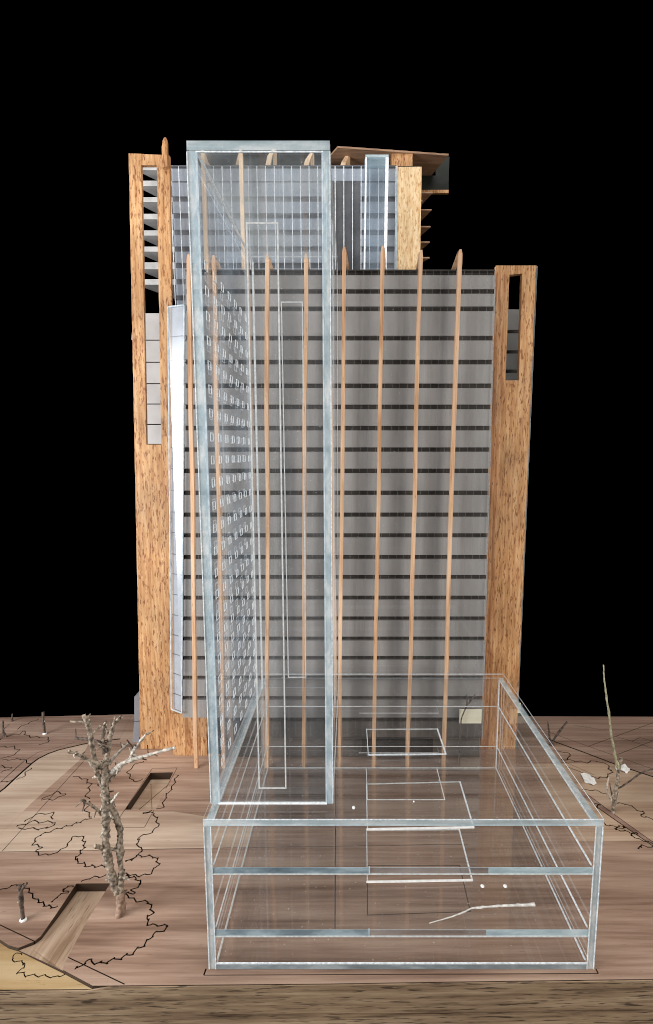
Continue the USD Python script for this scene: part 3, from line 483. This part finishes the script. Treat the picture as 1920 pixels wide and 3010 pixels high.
# ================================================================ clear podium
frontmost = lambda u, v: v < Y0 + .001
X0, X1, Y0, Y1, ZP = -0.1102, 0.1900, 0.3517, 0.6065, 0.1284
TS = 0.0052
pod = thing('acrylic_podium', 'wide low clear acrylic podium box with open front and two inner floors', 'acrylic block', ((X0 + X1) / 2, (Y0 + Y1) / 2, 0))
horizontal = lambda z: (lambda u, v, w: (u, v, z + w))
across = lambda x: (lambda u, v, w: (x + w, u, v))
frontal = lambda y: (lambda u, v, w: (u, y + w, v))
INNER = rect(X0 + TS, Y0 + 0.0004, X1 - TS, Y1 - TS)
openings = {0: [Polygon(OPEN_TOP_BACK)], 1: [Polygon(OPEN_MID1)], 2: [Polygon(OPEN_MID2)]}
sheet(pod, 'side_wall', rect(Y0, 0.0006, Y1, ZP - TS - 0.0002), across(X0), TS, edge='edge_up', frost=lambda u, v: u < Y0 + .001 or v > .12, label='left side wall')
sheet(pod, 'side_wall', rect(Y0, 0.0006, Y1, ZP - TS - 0.0002), across(X1 - TS), TS, edge='edge_up', frost=lambda u, v: u < Y0 + .001 or v > .12, line='seam', label='right side wall')
sheet(pod, 'back_wall', rect(X0 + TS + 0.0002, 0.0006, X1 - TS - 0.0002, ZP - TS - 0.0002), frontal(Y1 - TS), TS, line='seam')
top = rect(X0 - 0.0004, Y0 - 0.0006, X1 + 0.0004, Y1)
lid = sheet(pod, 'top_plate', top.difference(openings[0][0]), horizontal(ZP - TS), TS, edge='edge', frost=frontmost, line='seam')
levels = []
for k, z in ((1, 0.0829), (2, 0.0296)):
    p = INNER.difference(openings[k][0])
    nt = NOTCH1 if k == 1 else NOTCH2
    yb_ = 0.5855 if k == 1 else 0.588
    p = p.difference(rect(nt[0][0], yb_, nt[2][0], 0.7))
    levels.append((sheet(pod, 'floor_plate', p, horizontal(z), TS, label='upper inner floor' if k == 1 else 'lower inner floor'), z))
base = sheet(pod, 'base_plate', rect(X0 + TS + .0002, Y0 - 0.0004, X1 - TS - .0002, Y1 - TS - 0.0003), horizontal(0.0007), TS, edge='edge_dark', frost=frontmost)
levels.append((base, 0.0008))
# bright glue seams where the plates meet the walls
for path, z in levels:
    zz = z + TS
    part(path, 'glue_seam', bx(X0 + TS, X0 + TS + 0.0010, Y0 + .002, Y1 - TS, zz + .0001, zz + 0.0008), 'seam_dim')
    part(path, 'glue_seam', bx(X1 - TS - 0.0011, X1 - TS, Y0 + .002, Y1 - TS, zz + .0001, zz + 0.0009), 'seam')
    part(path, 'glue_seam', bx(X0 + TS + 0.001, X1 - TS - 0.001, Y1 - TS - 0.0007, Y1 - TS, zz + .0001, zz + 0.0007), 'seam_dim')
for path, z in levels[:2]:   # the front edges of the inner floors: see-through in front of their cut-outs
    for xa, xb, mt in ((X0 + TS + .0003, .0146, 'edge_dark'), (.0148, .1050, 'hazy'), (.1052, X1 - TS - .0003, 'edge')):  # dark and pale edge tones paint in the light inside the sheet
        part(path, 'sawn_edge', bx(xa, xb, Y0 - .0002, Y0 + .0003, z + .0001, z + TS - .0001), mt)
    part(path, 'cut_end', bx(.0140, .0150, Y0 - .0005, Y0 + .0012, z + .0001, z + TS), 'edge_bright')
    part(path, 'front_line', bx(X0 + TS + .0004, X1 - TS - .0004, Y0 - .0008, Y0 - .0001, z - .0004, z + .0003), 'seam_dim')
part(base, 'front_line', bx(X0 + TS + .0004, X1 - TS - .0004, Y0 - .0009, Y0 + .0002, TS + .0004, TS + .0012), 'seam')
part(lid, 'glue_seam', bx(X0 + TS, X1 - TS, Y0 + .0004, Y0 + .0010, ZP - TS - .0009, ZP - TS - .0001), 'seam')
part(lid, 'glue_seam', bx(X1 - TS - 0.0011, X1 - TS, Y0 + .002, Y1 - TS, ZP - TS - .0010, ZP - TS - .0001), 'seam')
part(lid, 'glue_seam', bx(X0 + TS, X0 + TS + .001, Y0 + .002, Y1 - TS, ZP - TS - .0010, ZP - TS - .0001), 'seam_dim')
part(pod, 'corner_seam', bx(X1 - TS - .0012, X1 - TS - .0001, Y1 - TS - .0012, Y1 - TS - .0001, 0.008, ZP - TS - .0012), 'seam')
part(pod, 'corner_seam', bx(X0 + TS + .0001, X0 + TS + .0012, Y1 - TS - .0012, Y1 - TS - .0001, 0.008, ZP - TS - .0012), 'seam_dim')


def outline(pts, w, closed=True):
    return Polygon(pts).buffer(w / 2, join_style=2).difference(Polygon(pts).buffer(-w / 2, join_style=2)) if closed else LineString(pts).buffer(w / 2, cap_style=2)


for (path, zz), op in zip([(lid, ZP - .0001)] + [(p, z + TS) for p, z in levels[:2]], (OPEN_TOP_BACK, OPEN_MID1, OPEN_MID2)):
    q = Polygon(op)
    e = list(op) + [op[0]]
    for k_, (w_, mt) in enumerate(((.0003, 'seam_dim'), (.0006, 'seam'), (.0006, 'seam') if path == lid else (.0008, 'glue'), (.0003, 'seam'))):
        part(path, 'cut_rim', flat(LineString([e[k_], e[k_ + 1]]).buffer(w_, cap_style=1, quad_segs=2), zz - 0.0003, zz + 0.0004 + .0001 * k_), mt)
sm = LineString(OPEN_TOP_FRONT_NOTE[:1] + OPEN_TOP_FRONT_NOTE[3:] + OPEN_TOP_FRONT_NOTE[2:3] + OPEN_TOP_FRONT_NOTE[1:2])
part(lid, 'scored_outline', flat(sm.buffer(0.00032, cap_style=2), ZP - TS / 2 + .0002, ZP - TS / 2 + .0005), 'seam_dim')
zg = 0.0296 + TS
for x in (X0, X0 + TS, X1 - TS, X1):
    part(pod, 'arris_glint', bx(x - .0003, x + .0003, Y0 - .0008, Y0 - .0001, .001, ZP - TS - .0012), 'seam')  # pale strips painted as the glint along the upright edges
part(lid, 'arris_glint', bx(X0, X1, Y0 - .0011, Y0 - .0005, ZP - .0003, ZP + .0003), 'seam')
part(pod, 'glue_smear', tube([(x, y, zg + .0004) for x, y in GLUE], 0.0004, 0.0011, 7, 0.2), 'smear', 'thin curved smear of dried white glue')
for x, y in DOTS[:2]:
    d = trimesh.creation.icosphere(2, 1.0); d.vertices *= [.0016, .0019, .0007]; d.apply_translation([x, y, zg + .0004])
    part(pod, 'glue_dot', d, 'glue')
for x, y, s in ((0.0026, .3636, .0012), (.05, .3705, .0006)):
    d = trimesh.creation.icosphere(2, 1.0); d.vertices *= [s, s * 1.6, .0004]; d.apply_translation([x, y, ZP + .0003])
    part(pod, 'glue_dot', d, 'glue')

# ================================================================ tall clear tower on the podium
TX0, TX1, TY0, TY1, TZ0, TZ1 = -0.1088, -0.0136, 0.3675, 0.567, ZP + 0.0006, 0.6063
TT = 0.0058
tw = thing('acrylic_tower', 'tall square clear acrylic tower etched with rows of small windows on the podium', 'acrylic block', ((TX0 + TX1) / 2, (TY0 + TY1) / 2, TZ0))
lw = sheet(tw, 'side_wall', rect(TY0, TZ0, TY1, TZ1 - TT - .0002), across(TX0), TT, glass='blue_veil', edge='edge_up', frost=lambda u, v: u < TY0 + .001, label='left wall etched with small square windows')
rw = sheet(tw, 'side_wall', rect(TY0, TZ0, TY1, TZ1 - TT - .0002), across(TX1 - 0.0045), 0.0045, glass='hazy', edge='edge_up', frost=lambda u, v: u < TY0 + .001, label='right wall')
tp = sheet(tw, 'roof_plate', rect(TX0, TY0 - .0003, TX1, TY1), horizontal(TZ1 - TT), TT, glass='roof_veil', edge='edge', frost=lambda u, v: v < TY0 + .001, line='seam')
fp = sheet(tw, 'front_panel', rect(TX0 + TT + .0002, TZ0 + .0004, TX1 - .0047, TZ1 - TT - .0003), frontal(TY0 + .001), 0.0012, glass='veil', line='seam')
bp = sheet(tw, 'back_panel', rect(TX0 + TT + .0002, TZ0 + .0004, TX1 - .0047, TZ1 - TT - .0003), frontal(TY1 - .003), 0.0025, line='seam')
part(tp, 'glue_seam', bx(TX0 + TT, TX1 - .0045, TY0 - .0001, TY0 + .0009, TZ1 - TT - .0011, TZ1 - TT - .0003), 'seam')
part(lw, 'glue_seam', bx(TX0 + TT, TX0 + TT + .0011, TY0 - .0001, TY0 + .0008, TZ0 + .001, TZ1 - TT - .0012), 'edge_bright')
part(rw, 'glue_seam', bx(TX1 - .0056, TX1 - .0046, TY0 - .0001, TY0 + .0008, TZ0 + .001, TZ1 - TT - .0012), 'edge_bright')
part(tp, 'glue_seam', bx(TX0 + TT, TX0 + TT + .0016, TY0 + .002, TY1 - .004, TZ1 - TT - .0014, TZ1 - TT - .0002), 'etch')
part(tp, 'glue_seam', bx(TX1 - .0056, TX1 - .0046, TY0 + .002, TY1 - .004, TZ1 - TT - .0012, TZ1 - TT - .0002), 'seam_dim')
part(lw, 'glue_seam', bx(TX0 + TT, TX0 + TT + .0012, TY0 + .002, TY1 - .004, TZ0 + .0002, TZ0 + .0012), 'seam_dim')
part(lw, 'glue_seam', bx(TX0 + TT, TX0 + TT + .0020, TY1 - .0052, TY1 - .0036, TZ0 + .001, TZ1 - TT - .0016), 'seam_dim')
part(rw, 'glue_seam', bx(TX1 - .0058, TX1 - .0046, TY1 - .0048, TY1 - .0034, TZ0 + .001, TZ1 - TT - .0012), 'seam_dim')


for x in (TX0, TX1):
    part(tw, 'arris_glint', bx(x - .0003, x + .0003, TY0 - .0006, TY0 - .0001, TZ0 + .001, TZ1 - TT - .001), 'seam')  # painted highlight on the front corners of the tower


part(fp, 'glue_seam', bx(TX0 + TT, TX1 - .0046, TY0 - .0004, TY0 + .0006, TZ0 - .0003, TZ0 + .0009), 'etch')


def frame(y0, y1, z0, z1, x, w=0.00062, d=0.0004):
    return join([bx(x, x + d, y0, y1, z0, z0 + w), bx(x, x + d, y0, y1, z1 - w, z1), bx(x, x + d, y0, y0 + w, z0 + w, z1 - w), bx(x, x + d, y1 - w, y1, z0 + w, z1 - w)])


for i in range(23):
    z = 0.1560 + 0.01712 * i
    for j in range(7):
        y = 0.3835 + 0.0232 * j
        part(tw, 'etched_window', frame(y - .0040, y + .0040, z - .0032, z + .0032, TX0 + TT + .0001), 'etch')


def upframe(r, y, w, d=0.0005, ends=True):
    (a0, _, z1), (a1, _, _), (b0, _, z0), (b1, _, _) = r
    m = [slab_xz(b0, b0 + w, z0, a0, a0 + w, z1, y, y + d), slab_xz(b1 - w, b1, z0, a1 - w, a1, z1, y, y + d), bx(a0 + w, a1 - w, y, y + d, z1 - w, z1), bx(b0 + w, b1 - w, y, y + d, z0, z0 + w)]
    return join(m)


part(fp, 'etched_outline', upframe(RECT1, TY0 + .0004, .0010), 'seam_dim')
part(bp, 'etched_outline', upframe(RECT2, TY1 - .0028, .0011), 'seam_dim')

# ================================================================ front slab building
YA = 0.6233
xl = lambda z: -0.2175 + (z - 0.0682) * 0.0474
xr = lambda z: 0.1722 - 0.0065 * z
A = thing('slab_building', 'broad glazed slab tower model with dark storey lines and eight thin wooden fins', 'model building', (0, YA, 0))
ROWS = [0.6113, 0.5918, 0.5723, 0.5390, 0.5115, 0.4840, 0.4592, 0.4340, 0.4083, 0.3825, 0.3556, 0.3285, 0.3027, 0.2752, 0.2497, 0.2230, 0.1960, 0.1694, 0.1437, 0.1172, 0.0896, 0.0600, 0.0330]
for i, zt in enumerate(ROWS[:-1]):
    zb = ROWS[i + 1]
    gap = 0.0054 if i else 0.0042
    gl = -0.18 if zb < 0.055 else None
    a, b = zt - gap, zb
    l0, l1 = (xl(b), xl(a)) if gl is None else (-0.168, -0.168)
    part(A, 'storey', slab_xz(l0, xr(b), b, l1, xr(a), a, 0.6260, 0.6340), 'band' if zb > .034 else 'lobby')
    part(A, 'storey_gap', slab_xz(xl(a) if gl is None else -.168, xr(a), a + .0001, xl(zt) if gl is None else -.168, xr(zt), zt - .0001, 0.6300, 0.6345), 'gap')
part(A, 'core', slab_xz(-0.19, 0.165, 0.004, -0.184, 0.162, 0.6085, 0.6350, 0.690), 'black')
part(A, 'roof', slab_xz(xl(.611), xr(.611), .6115, xl(.613), xr(.613), .6128, YA + .001, 0.695), 'gap')
part(A, 'lobby_wall', bx(-0.168, 0.1715, 0.634, 0.6365, 0.0004, 0.0328), 'lobby')
part(A, 'lobby_core', bx(-0.2365, -0.1690, 0.6366, 0.66, 0.0003, 0.0595), 'oak', 'rust brown wooden core below the left corner')
part(A, 'glazing', hexa([(xl(.06), YA, .034), (xr(.034), YA, .034), (xr(.034), YA + .00002, .034), (xl(.06), YA + .00002, .034), (xl(.611), YA, .6112), (xr(.611), YA, .6112), (xr(.611), YA + .00002, .6112), (xl(.611), YA + .00002, .6112)]).submesh([[4, 5]], append=True), 'curtain')
NL = 40
for i in range(NL + 1):
    s = i / NL
    x0, x1 = xl(.06) * (1 - s) + xr(.04) * s, xl(.611) * (1 - s) + xr(.611) * s
    w = .00011 if i < NL else .0006
    part(A, 'glazing_line', slab_xz(x0 - w, x0 + w, .0605 if x0 < -.165 else .034, x1 - w, x1 + w, .6110, YA - .00018, YA - .0001), 'line')
for i, ((tx, ty, tz), (bx_, by_, bz)) in enumerate(FINS_A):
    rng = np.random.default_rng(40 + i)
    zs = np.array([0.0004, 0.05, 0.15, 0.25, 0.35, 0.45, 0.55, tz - 0.006, tz])
    f = (zs - bz) / (tz - bz)
    x = bx_ + (tx - bx_) * f + np.r_[0, rng.normal(0, .0006, 6), 0, 0]
    hw = 0.0022 + rng.normal(0, .00012, 9); hw[-1] = 0.0012
    y = np.full(9, 0.6113) + np.r_[0, rng.normal(0, .0005, 6), 0, 0]
    fin = part(A, 'fin', loft(np.c_[x, y, zs], [(a, .0026) for a in hw]), 'fin')
    dx = (-.0105, .0030, .0012, .0005, .0035, .0035, .0005, -.0020)[i]
    part(fin, 'brace', loft([(tx + dx * .12, .6142, tz - .001), (tx + dx * .6, .632, tz - .009), (tx + dx, .6500, .6131)], [(.0020, .0016), (.0026, .0024), (.0028, .0028)]), 'fin')
# bright turned-back end sheet at the left corner
c0, c1, c2, c3 = np.array((xl(.0682) - .0003, YA, .0682)), np.array((-0.2345, .6322, .0682)), np.array((-0.2156, .6301, .5728)), np.array((xl(.5728) - .0003, YA, .5728))
c0, c3 = c0 + [0, -.001, 0], c3 + [0, -.001, 0]
nrm = np.cross(c0 - c1, c2 - c1); nrm /= np.linalg.norm(nrm); nrm *= np.sign(-nrm[1])
end = part(A, 'end_sheet', trimesh.Trimesh([c0, c1, c2, c3], [[0, 2, 1], [0, 3, 2]], process=False), 'cap', 'bright sheet turned back at the left corner')
s_ = 0.0007
for a, b in ((c0, c3), (c1, c2), (c0, c1), (c3, c2)):
    d = (b - a) / np.linalg.norm(b - a); o = np.cross(nrm, d) * s_
    q = [a - o - nrm * .0006, a + o - nrm * .0006, a + o + nrm * .0006, a - o + nrm * .0006, b - o - nrm * .0006, b + o - nrm * .0006, b + o + nrm * .0006, b - o + nrm * .0006]
    m = hexa(q); m.fix_normals()
    part(end, 'sawn_edge', m, 'edge_bright')
for z in ROWS[3:-2]:
    s = (z - .0682) / (.5728 - .0682)
    if s < .02 or s > .96: continue
    a, b = c0 + (c3 - c0) * s - nrm * .0022, c1 + (c2 - c1) * s - nrm * .0022
    part(end, 'scored_line', hexa([a + [0, 0, -.0004], b + [0, 0, -.0004], b + [0, .0003, -.0004], a + [0, .0003, -.0004], a + [0, 0, .0004], b + [0, 0, .0004], b + [0, .0003, .0004], a + [0, .0003, .0004]]), 'gap')
inn = np.array([-.0022, 0, 0])
backing = np.array([c0 + inn, c1, c2, c3 + inn]) - nrm * .0035
part(end, 'backing', trimesh.Trimesh(backing, [[0, 2, 1], [0, 3, 2]], process=False), 'cap_back')
# lower rear wings seen through the slots of the wooden towers
for i in range(len(LOWROWS) - 1):
    part(A, 'rear_panel', slab_xz(-0.290, -0.205, LOWROWS[i + 1] + .0007, -0.285, -0.205, LOWROWS[i] - .0007, 0.70, 0.712), 'panel')
RB = [0.5894, .5590, .5330, .5080, .4830]
for i in range(4):
    part(A, 'rear_panel', bx(.186, .236, .70, .712, RB[i + 1] + .004, RB[i] - .0005), 'panel')
part(A, 'rear_backing', bx(-0.292, -0.2, .7125, .72, .40, .5845), 'black')
part(A, 'rear_backing', bx(.186, .236, .7125, .72, .47, .589), 'gap')
part(A, 'lobby_void', bx(.0150, .1080, .6245, .6255, .0100, .0310), 'black')  # black plate painted for the dark void of the lobby
part(A, 'lit_bay_panel', bx(.1405, .1690, .6195, .6215, .0556, .0742), 'cream', 'cream panel standing in for a lit opening near the foot of the right end')  # bright cream paints in the lit background seen through the building

# ================================================================ rear building
D = thing('rear_building', 'taller blue grey glazed building model standing behind the slab, roofed by a tilted wooden canopy', 'model building', (-0.07, .70, 0))
DL, DR, DZ = -0.2300, 0.0585, 0.7640
zr = [DZ, .7475, .7294] + [.7294 - .0203 * k for k in range(1, 8)]
for i in range(len(zr) - 1):
    gap = .0018 if i < 2 else .0066
    part(D, 'storey', bx(DL + .001, DR, .7035, .709, zr[i + 1], zr[i] - gap), 'band_blue')
    part(D, 'storey_gap', bx(DL + .001, DR, .7055, .7095, zr[i] - gap + .0001, zr[i] - .0001), 'gap_blue')
part(D, 'core', bx(DL + .004, .0585, .710, .775, .56, DZ - .003), 'black')
part(D, 'roof', bx(DL, .0585, .7020, .778, DZ + .0002, DZ + .0016), 'gap_blue')
part(D, 'glazing', trimesh.Trimesh([(DL, .7005, .56), (DR, .7005, .56), (DR, .7005, DZ), (DL, .7005, DZ)], [[0, 1, 2], [0, 2, 3]], process=False), 'hazy')
for i in range(27):
    x = DL + .0004 + (DR - DL - .0008) * i / 26
    part(D, 'glazing_line', bx(x - .00042, x + .00042, .6998, .7003, .56, DZ - .0005), 'line_white')
part(D, 'interior_shade', bx(-.0285, .0125, .7020, .7028, .565, .7470), 'dark_interior')  # dark panel painted for the unlit interior behind clear glass
part(D, 'post_cap', bx(.0608, .0908, .7002, .74, .7627, .7637), 'black')
part(D, 'end_post', bx(.0608, .0908, .7000, .770, .56, .7626), 'oak_pale', 'pale speckled wooden end core')
part(D, 'post_edge', bx(.0588, .0604, .6985, .700, .60, .7622), 'edge_bright')
sh = part(D, 'lift_shaft', bx(.0172, .0440, .676, .698, .60, .7590), 'blue_veil', 'clear lift shaft with bright edges')
part(sh, 'shaft_edge', slab_xz(.0164, .0184, .60, .0184, .0204, .7600, .674, .6765), 'line_white')
part(sh, 'shaft_edge', slab_xz(.0415, .0452, .60, .0432, .0470, .7600, .674, .6765), 'line_white')
part(sh, 'shaft_top', bx(.0184, .0468, .674, .699, .7601, .7630), 'edge')
for i, (x, y, z) in enumerate(FINS_D[1:]):
    rng = np.random.default_rng(90 + i)
    if i < 2:
        fin = part(D, 'fin', loft([(x, .6905, .57), (x, .6905, .68), (x, .6905, z - .006), (x, .6905, z)], [(.0024, .0022)] * 3 + [(.0014, .0022)]), 'fin_pale')
        dx = (.0030, -.0075)[i]
        part(fin, 'brace', loft([(x + dx * .1, .6935, z - .001), (x + dx * .6, .698, z - .008), (x + dx, .7050, .7665)], [(.0018, .0012), (.0022, .0018), (.0022, .0020)]), 'fin_pale')
    else:   # the far row: only the heads show above the roof
        k = .750 / .69
        x, z = x * k, .40 + (z - .40) * k
        fin = part(D, 'fin', loft([(x, .7500, .7660), (x, .7500, z - .003), (x, .7500, z)], [(.0026, .0022)] * 2 + [(.0016, .0022)]), 'fin_pale')
        part(fin, 'brace', loft([(x - .0012, .7480, z - .001), (x - .0060, .7440, z - .012), (x - .0120, .7400, .7662)], [(.0020, .0014), (.0032, .0020), (.0036, .0022)]), 'fin_pale')
can = part(D, 'canopy', flat(Polygon([(-.0166, .7273), (.1327, .745), (.1066, .8292), (-.0659, .8175)]), .8000, .8022), 'soffit', 'thin wooden canopy with a dark soffit')
part(D, 'canopy_block', bx(.0556, .0835, .740, .760, .7658, .7998), 'oak')
part(D, 'canopy_block', bx(.0100, .0300, .775, .790, .7658, .7998), 'soffit')
scr = part(D, 'smoked_screen', upright(Polygon([(.085, .7778), (.1418, .7778), (.1418, .8228), (.1228, .8228), (.1228, .7975), (.085, .7975)]), .790, .7915), 'smoked', 'dark smoked sheet below the canopy')
part(scr, 'bottom_rail', bx(.085, .1418, .7885, .7925, .7735, .7777), 'oak')
tips = [(.1062, .705, .7345)] + TIPS
edges = [(.0972, .7331)] + [e[0] for e in TIP_EDGE]
for (tx, ty, tz), (ex, ey) in zip(tips, edges):
    s = (tx - .0912) / (tx - ex)
    part(D, 'floor_slat', flat(Polygon([(.0912, ty), (tx, ty), (.0912, ty + (ey - ty) * s)]), tz - .0008, tz + .0008), 'soffit')
for x, z in ((.0955, .7375), (.0944, .7170), (.0935, .6975), (.0930, .6785)):
    part(D, 'edge_tab', bx(.0914, x, .7235, .7245, z - .005, z + .005), 'white')
for i, ((zt, zb), ) in enumerate(zip(C_PLATES)):
    lx, ly = C_DIAG[i][0] if i < len(C_DIAG) else (-.283, .7315)
    rx, ry = C_DIAG[i][1] if i < len(C_DIAG) else (-.272, .7535)
    k = (rx - lx) / (ry - ly)
    a = (lx - k * (ly - .7205), .7205); b = (-.232, ly + (-.232 - lx) / k)
    part(D, 'floor_slat', flat(Polygon([a, (-.232, .7205), b]), zb, zt), 'slat_white')

# ================================================================ wooden towers
C = thing('wooden_tower', 'left wooden tower with a long slot, pale floor slats showing in it', 'wooden tower', (-0.262, .6525, 0))
cp = Polygon([(-0.2869, 0.0003), (-0.2365, 0.0003), (-0.2335, .0620), (-0.2140, .7507), (-0.2621, .7529)])
cs = Polygon([(-0.2583, .412), (-0.2394, .412), (-0.2294, .7399), (-0.2479, .7399)])
part(C, 'slotted_frame', upright(cp.difference(cs), .6525, .6575), 'oak')
part(C, 'finial', loft([(-.2183, .6500, .735), (-.2180, .6500, .757), (-.2172, .6500, .7640), (-.2168, .6500, .7677)], [(.0030, .0022), (.0030, .0022), (.0024, .0022), (.0010, .0018)]), 'oak')
part(C, 'edge_line', slab_xz(-.2360, -.2352, .0005, -.2333, -.2326, .06, .6512, .6524), 'oak_pale')
B = thing('wooden_tower', 'right wooden tower with a short slot open to the black at its top', 'wooden tower', (0.2, .6525, 0))
bp_ = Polygon([(.1776, .0003), (.2264, .0003), (.2257, .6271), (.1766, .6271)])
bs = Polygon([(.1934, .4913), (.2103, .4913), (.2088, .6177), (.1934, .6165)])
part(B, 'slotted_frame', upright(bp_.difference(bs), .6525, .6600), 'oak')
part(B, 'face_strip', slab_xz(.1778, .1895, .0005, .1768, .1890, .6165, .6517, .6524), 'oak_red', 'redder facing strip')
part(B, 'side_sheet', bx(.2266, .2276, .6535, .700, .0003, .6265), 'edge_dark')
part(B, 'edge_tab', bx(.2266, .2305, .6528, .6538, .0520, .0660), 'cream')
part(B, 'corner_bead', bx(.1752, .1765, .6515, .6530, .0003, .6250), 'fin')

L = thing('low_annex', 'low grey glazed annex block half hidden behind the left wooden tower', 'model building', (-0.28, .675, 0))
part(L, 'storey', hexa([(-.3045, .668, .0003), (-.262, .6755, .0003), (-.262, .70, .0003), (-.3045, .70, .0003), (-.3005, .668, .0305), (-.262, .6755, .0305), (-.262, .70, .0305), (-.3005, .70, .0305)]), 'panel_grey')
part(L, 'storey', hexa([(-.3003, .668, .0318), (-.262, .6755, .0318), (-.262, .70, .0318), (-.3003, .70, .0318), (-.2985, .668, .0675), (-.262, .6755, .0780), (-.262, .70, .0780), (-.2985, .70, .0675)]), 'panel_grey')
part(L, 'storey_gap', bx(-.2995, -.262, .677, .70, .0306, .0317), 'gap')

# ================================================================ twig trees
def twig_tree(name, label, data, mats, n=9, rough=0.16):
    o = np.array(data[0][0][0], float); o[2] = 0
    t = thing(name, label, 'twig tree', o)
    for i, (pts, a, b) in enumerate(data):
        m = tube(pts, a, b, n, rough if i or n < 10 else .09, 0.0016 if n > 8 else 0.0025, seed=i + len(data))
        part(t, 'trunk' if i == 0 else 'branch', m, mats[min(i, len(mats) - 1)] if i < len(mats) else mats[-1], smooth=50)
    return t


main = [([(p[0], p[1], max(p[2], -.001)) for p in pts], a, b) for pts, a, b in TREE_MAIN]
t = twig_tree('twig_tree', 'large forked knobbly twig tree standing beside the sunken ramp', main, ['bark_brown', 'bark', 'bark', 'bark', 'bark', 'bark_pale', 'bark_pale', 'bark_dark', 'bark_pale', 'bark', 'bark', 'bark_pale', 'bark', 'bark_dark', 'bark_dark', 'bark'], 11, .26)
# knots and buds on the big twig
rng = np.random.default_rng(5)
for i, (pts, a, b) in enumerate(main[1:14]):
    p = np.array(pts)
    for k in range(max(2, int(np.linalg.norm(np.diff(p, axis=0), axis=1).sum() / .0075))):
        s = rng.random(); j = min(int(s * (len(p) - 1)), len(p) - 2); u = s * (len(p) - 1) - j
        c = p[j] * (1 - u) + p[j + 1] * u
        r = (a + (b - a) * s)
        d = rng.normal(0, 1, 3); d /= np.linalg.norm(d)
        ln = r * (1.5 + .7 * rng.random()) + (rng.random() < .35) * .0045 * rng.random()
        part(t, 'bud', tube([c + d * r * .5, c + d * r * 1.25, c + d * ln + [0, 0, .0006]], r * .5, r * .22, 6, .25, .0006, int(rng.integers(1e6))), ['bark_pale', 'bark_dark', 'bark'][k % 3])
for i in range(70):      # short side twigs towards the top
    pts, a, b = main[int(rng.choice([3, 4, 5, 6, 8, 9, 10, 12, 13, 14, 15, 1, 2]))]
    p = np.array(pts); j = int(rng.integers(len(p) - 1)); u = rng.random(); c = p[j] * (1 - u) + p[j + 1] * u
    if c[2] < .055: continue
    d = rng.normal(0, 1, 3) + [0, 0, .5]; d /= np.linalg.norm(d); n2 = rng.normal(0, .3, 3); ln = rng.uniform(.003, .0085)
    part(t, 'branch', tube([c, c + d * ln * .5 + n2 * .0008, c + d * ln + n2 * .003], .00085, .0004, 6, .3, .0009, 300 + i), ['bark', 'bark_pale', 'bark_dark'][i % 3])
twig_tree('twig_tree', 'short dark snapped twig at the left edge beside the ramp', TWIG_LEFT, ['bark_dark', 'bark_dark', 'bark'], 8)
twig_tree('twig_tree', 'small dark twig with a white foot by the far left edge of the board', TWIG_FAR, ['bark_dark', 'bark_pale'], 7)
twig_tree('twig_tree', 'tiny forked twig cut off by the left edge of the picture', TWIG_FAR_LEFT, ['bark_dark'], 7)
twig_tree('twig_tree', 'tiny single stub twig near the back left edge of the board', TWIG_FAR_MID, ['bark_dark'], 7)
twig_tree('twig_tree', 'tall thin upright twig right of the podium reaching above the board edge', TWIG_RIGHT, ['bark', 'bark_green', 'bark_dark', 'bark_pale', 'bark_dark', 'bark_pale', 'bark'], 8, .2)
twig_tree('twig_tree', 'dark V-shaped twig behind the right side of the podium', TWIG_BACK, ['bark_dark'], 7, .2)
twig_tree('twig_tree', 'thin dark forked twig standing in front of the small cream panel', TWIG_BEHIND, ['bark_dark'], 7, .15)
for nm, lab, (cx, cy) in (('glue_blob', 'white glue blob at the foot of the small far left twig', TWIG_FAR[0][0][0][:2]), ('glue_blob', 'white glue blob at the foot of the short dark snapped twig', TWIG_LEFT[0][0][0][:2])):
    d = trimesh.creation.icosphere(2, 1.0); d.vertices *= [.0030, .0026, .0016]
    d.vertices *= (1 + .3 * (meshkit.noise(d.vertices * 900 + 3) - .5))[:, None]; d.apply_translation([cx, cy, .0008])
    o = thing(nm, lab, 'glue', (cx, cy, 0))
    part(o, 'blob', d, 'glue', smooth=True)
for nm, lab, pts, s in (('plastic_shard', 'white plastic shard lying between the podium and the tall thin twig', DEBRIS[0], 3), ('plastic_shard', 'white plastic shard lying behind the tall thin twig', DEBRIS[1], 9)):  # clear plastic shards, built as opaque white scraps
    q = Polygon(pts).buffer(0).segmentize(.003)
    c = q.centroid
    m = flat(q, .0003, .0022).subdivide().subdivide()
    v = m.vertices; v = v + ((meshkit.noise(v * 260 + s)[:, None] - .5) * [.002, .002, .0026]); v[:, 2] = np.maximum(v[:, 2] + .0006, .0003)
    o = thing(nm, lab, 'scrap', (c.x, c.y, 0))
    part(o, 'scrap', trimesh.Trimesh(v, m.faces, process=False), 'debris')
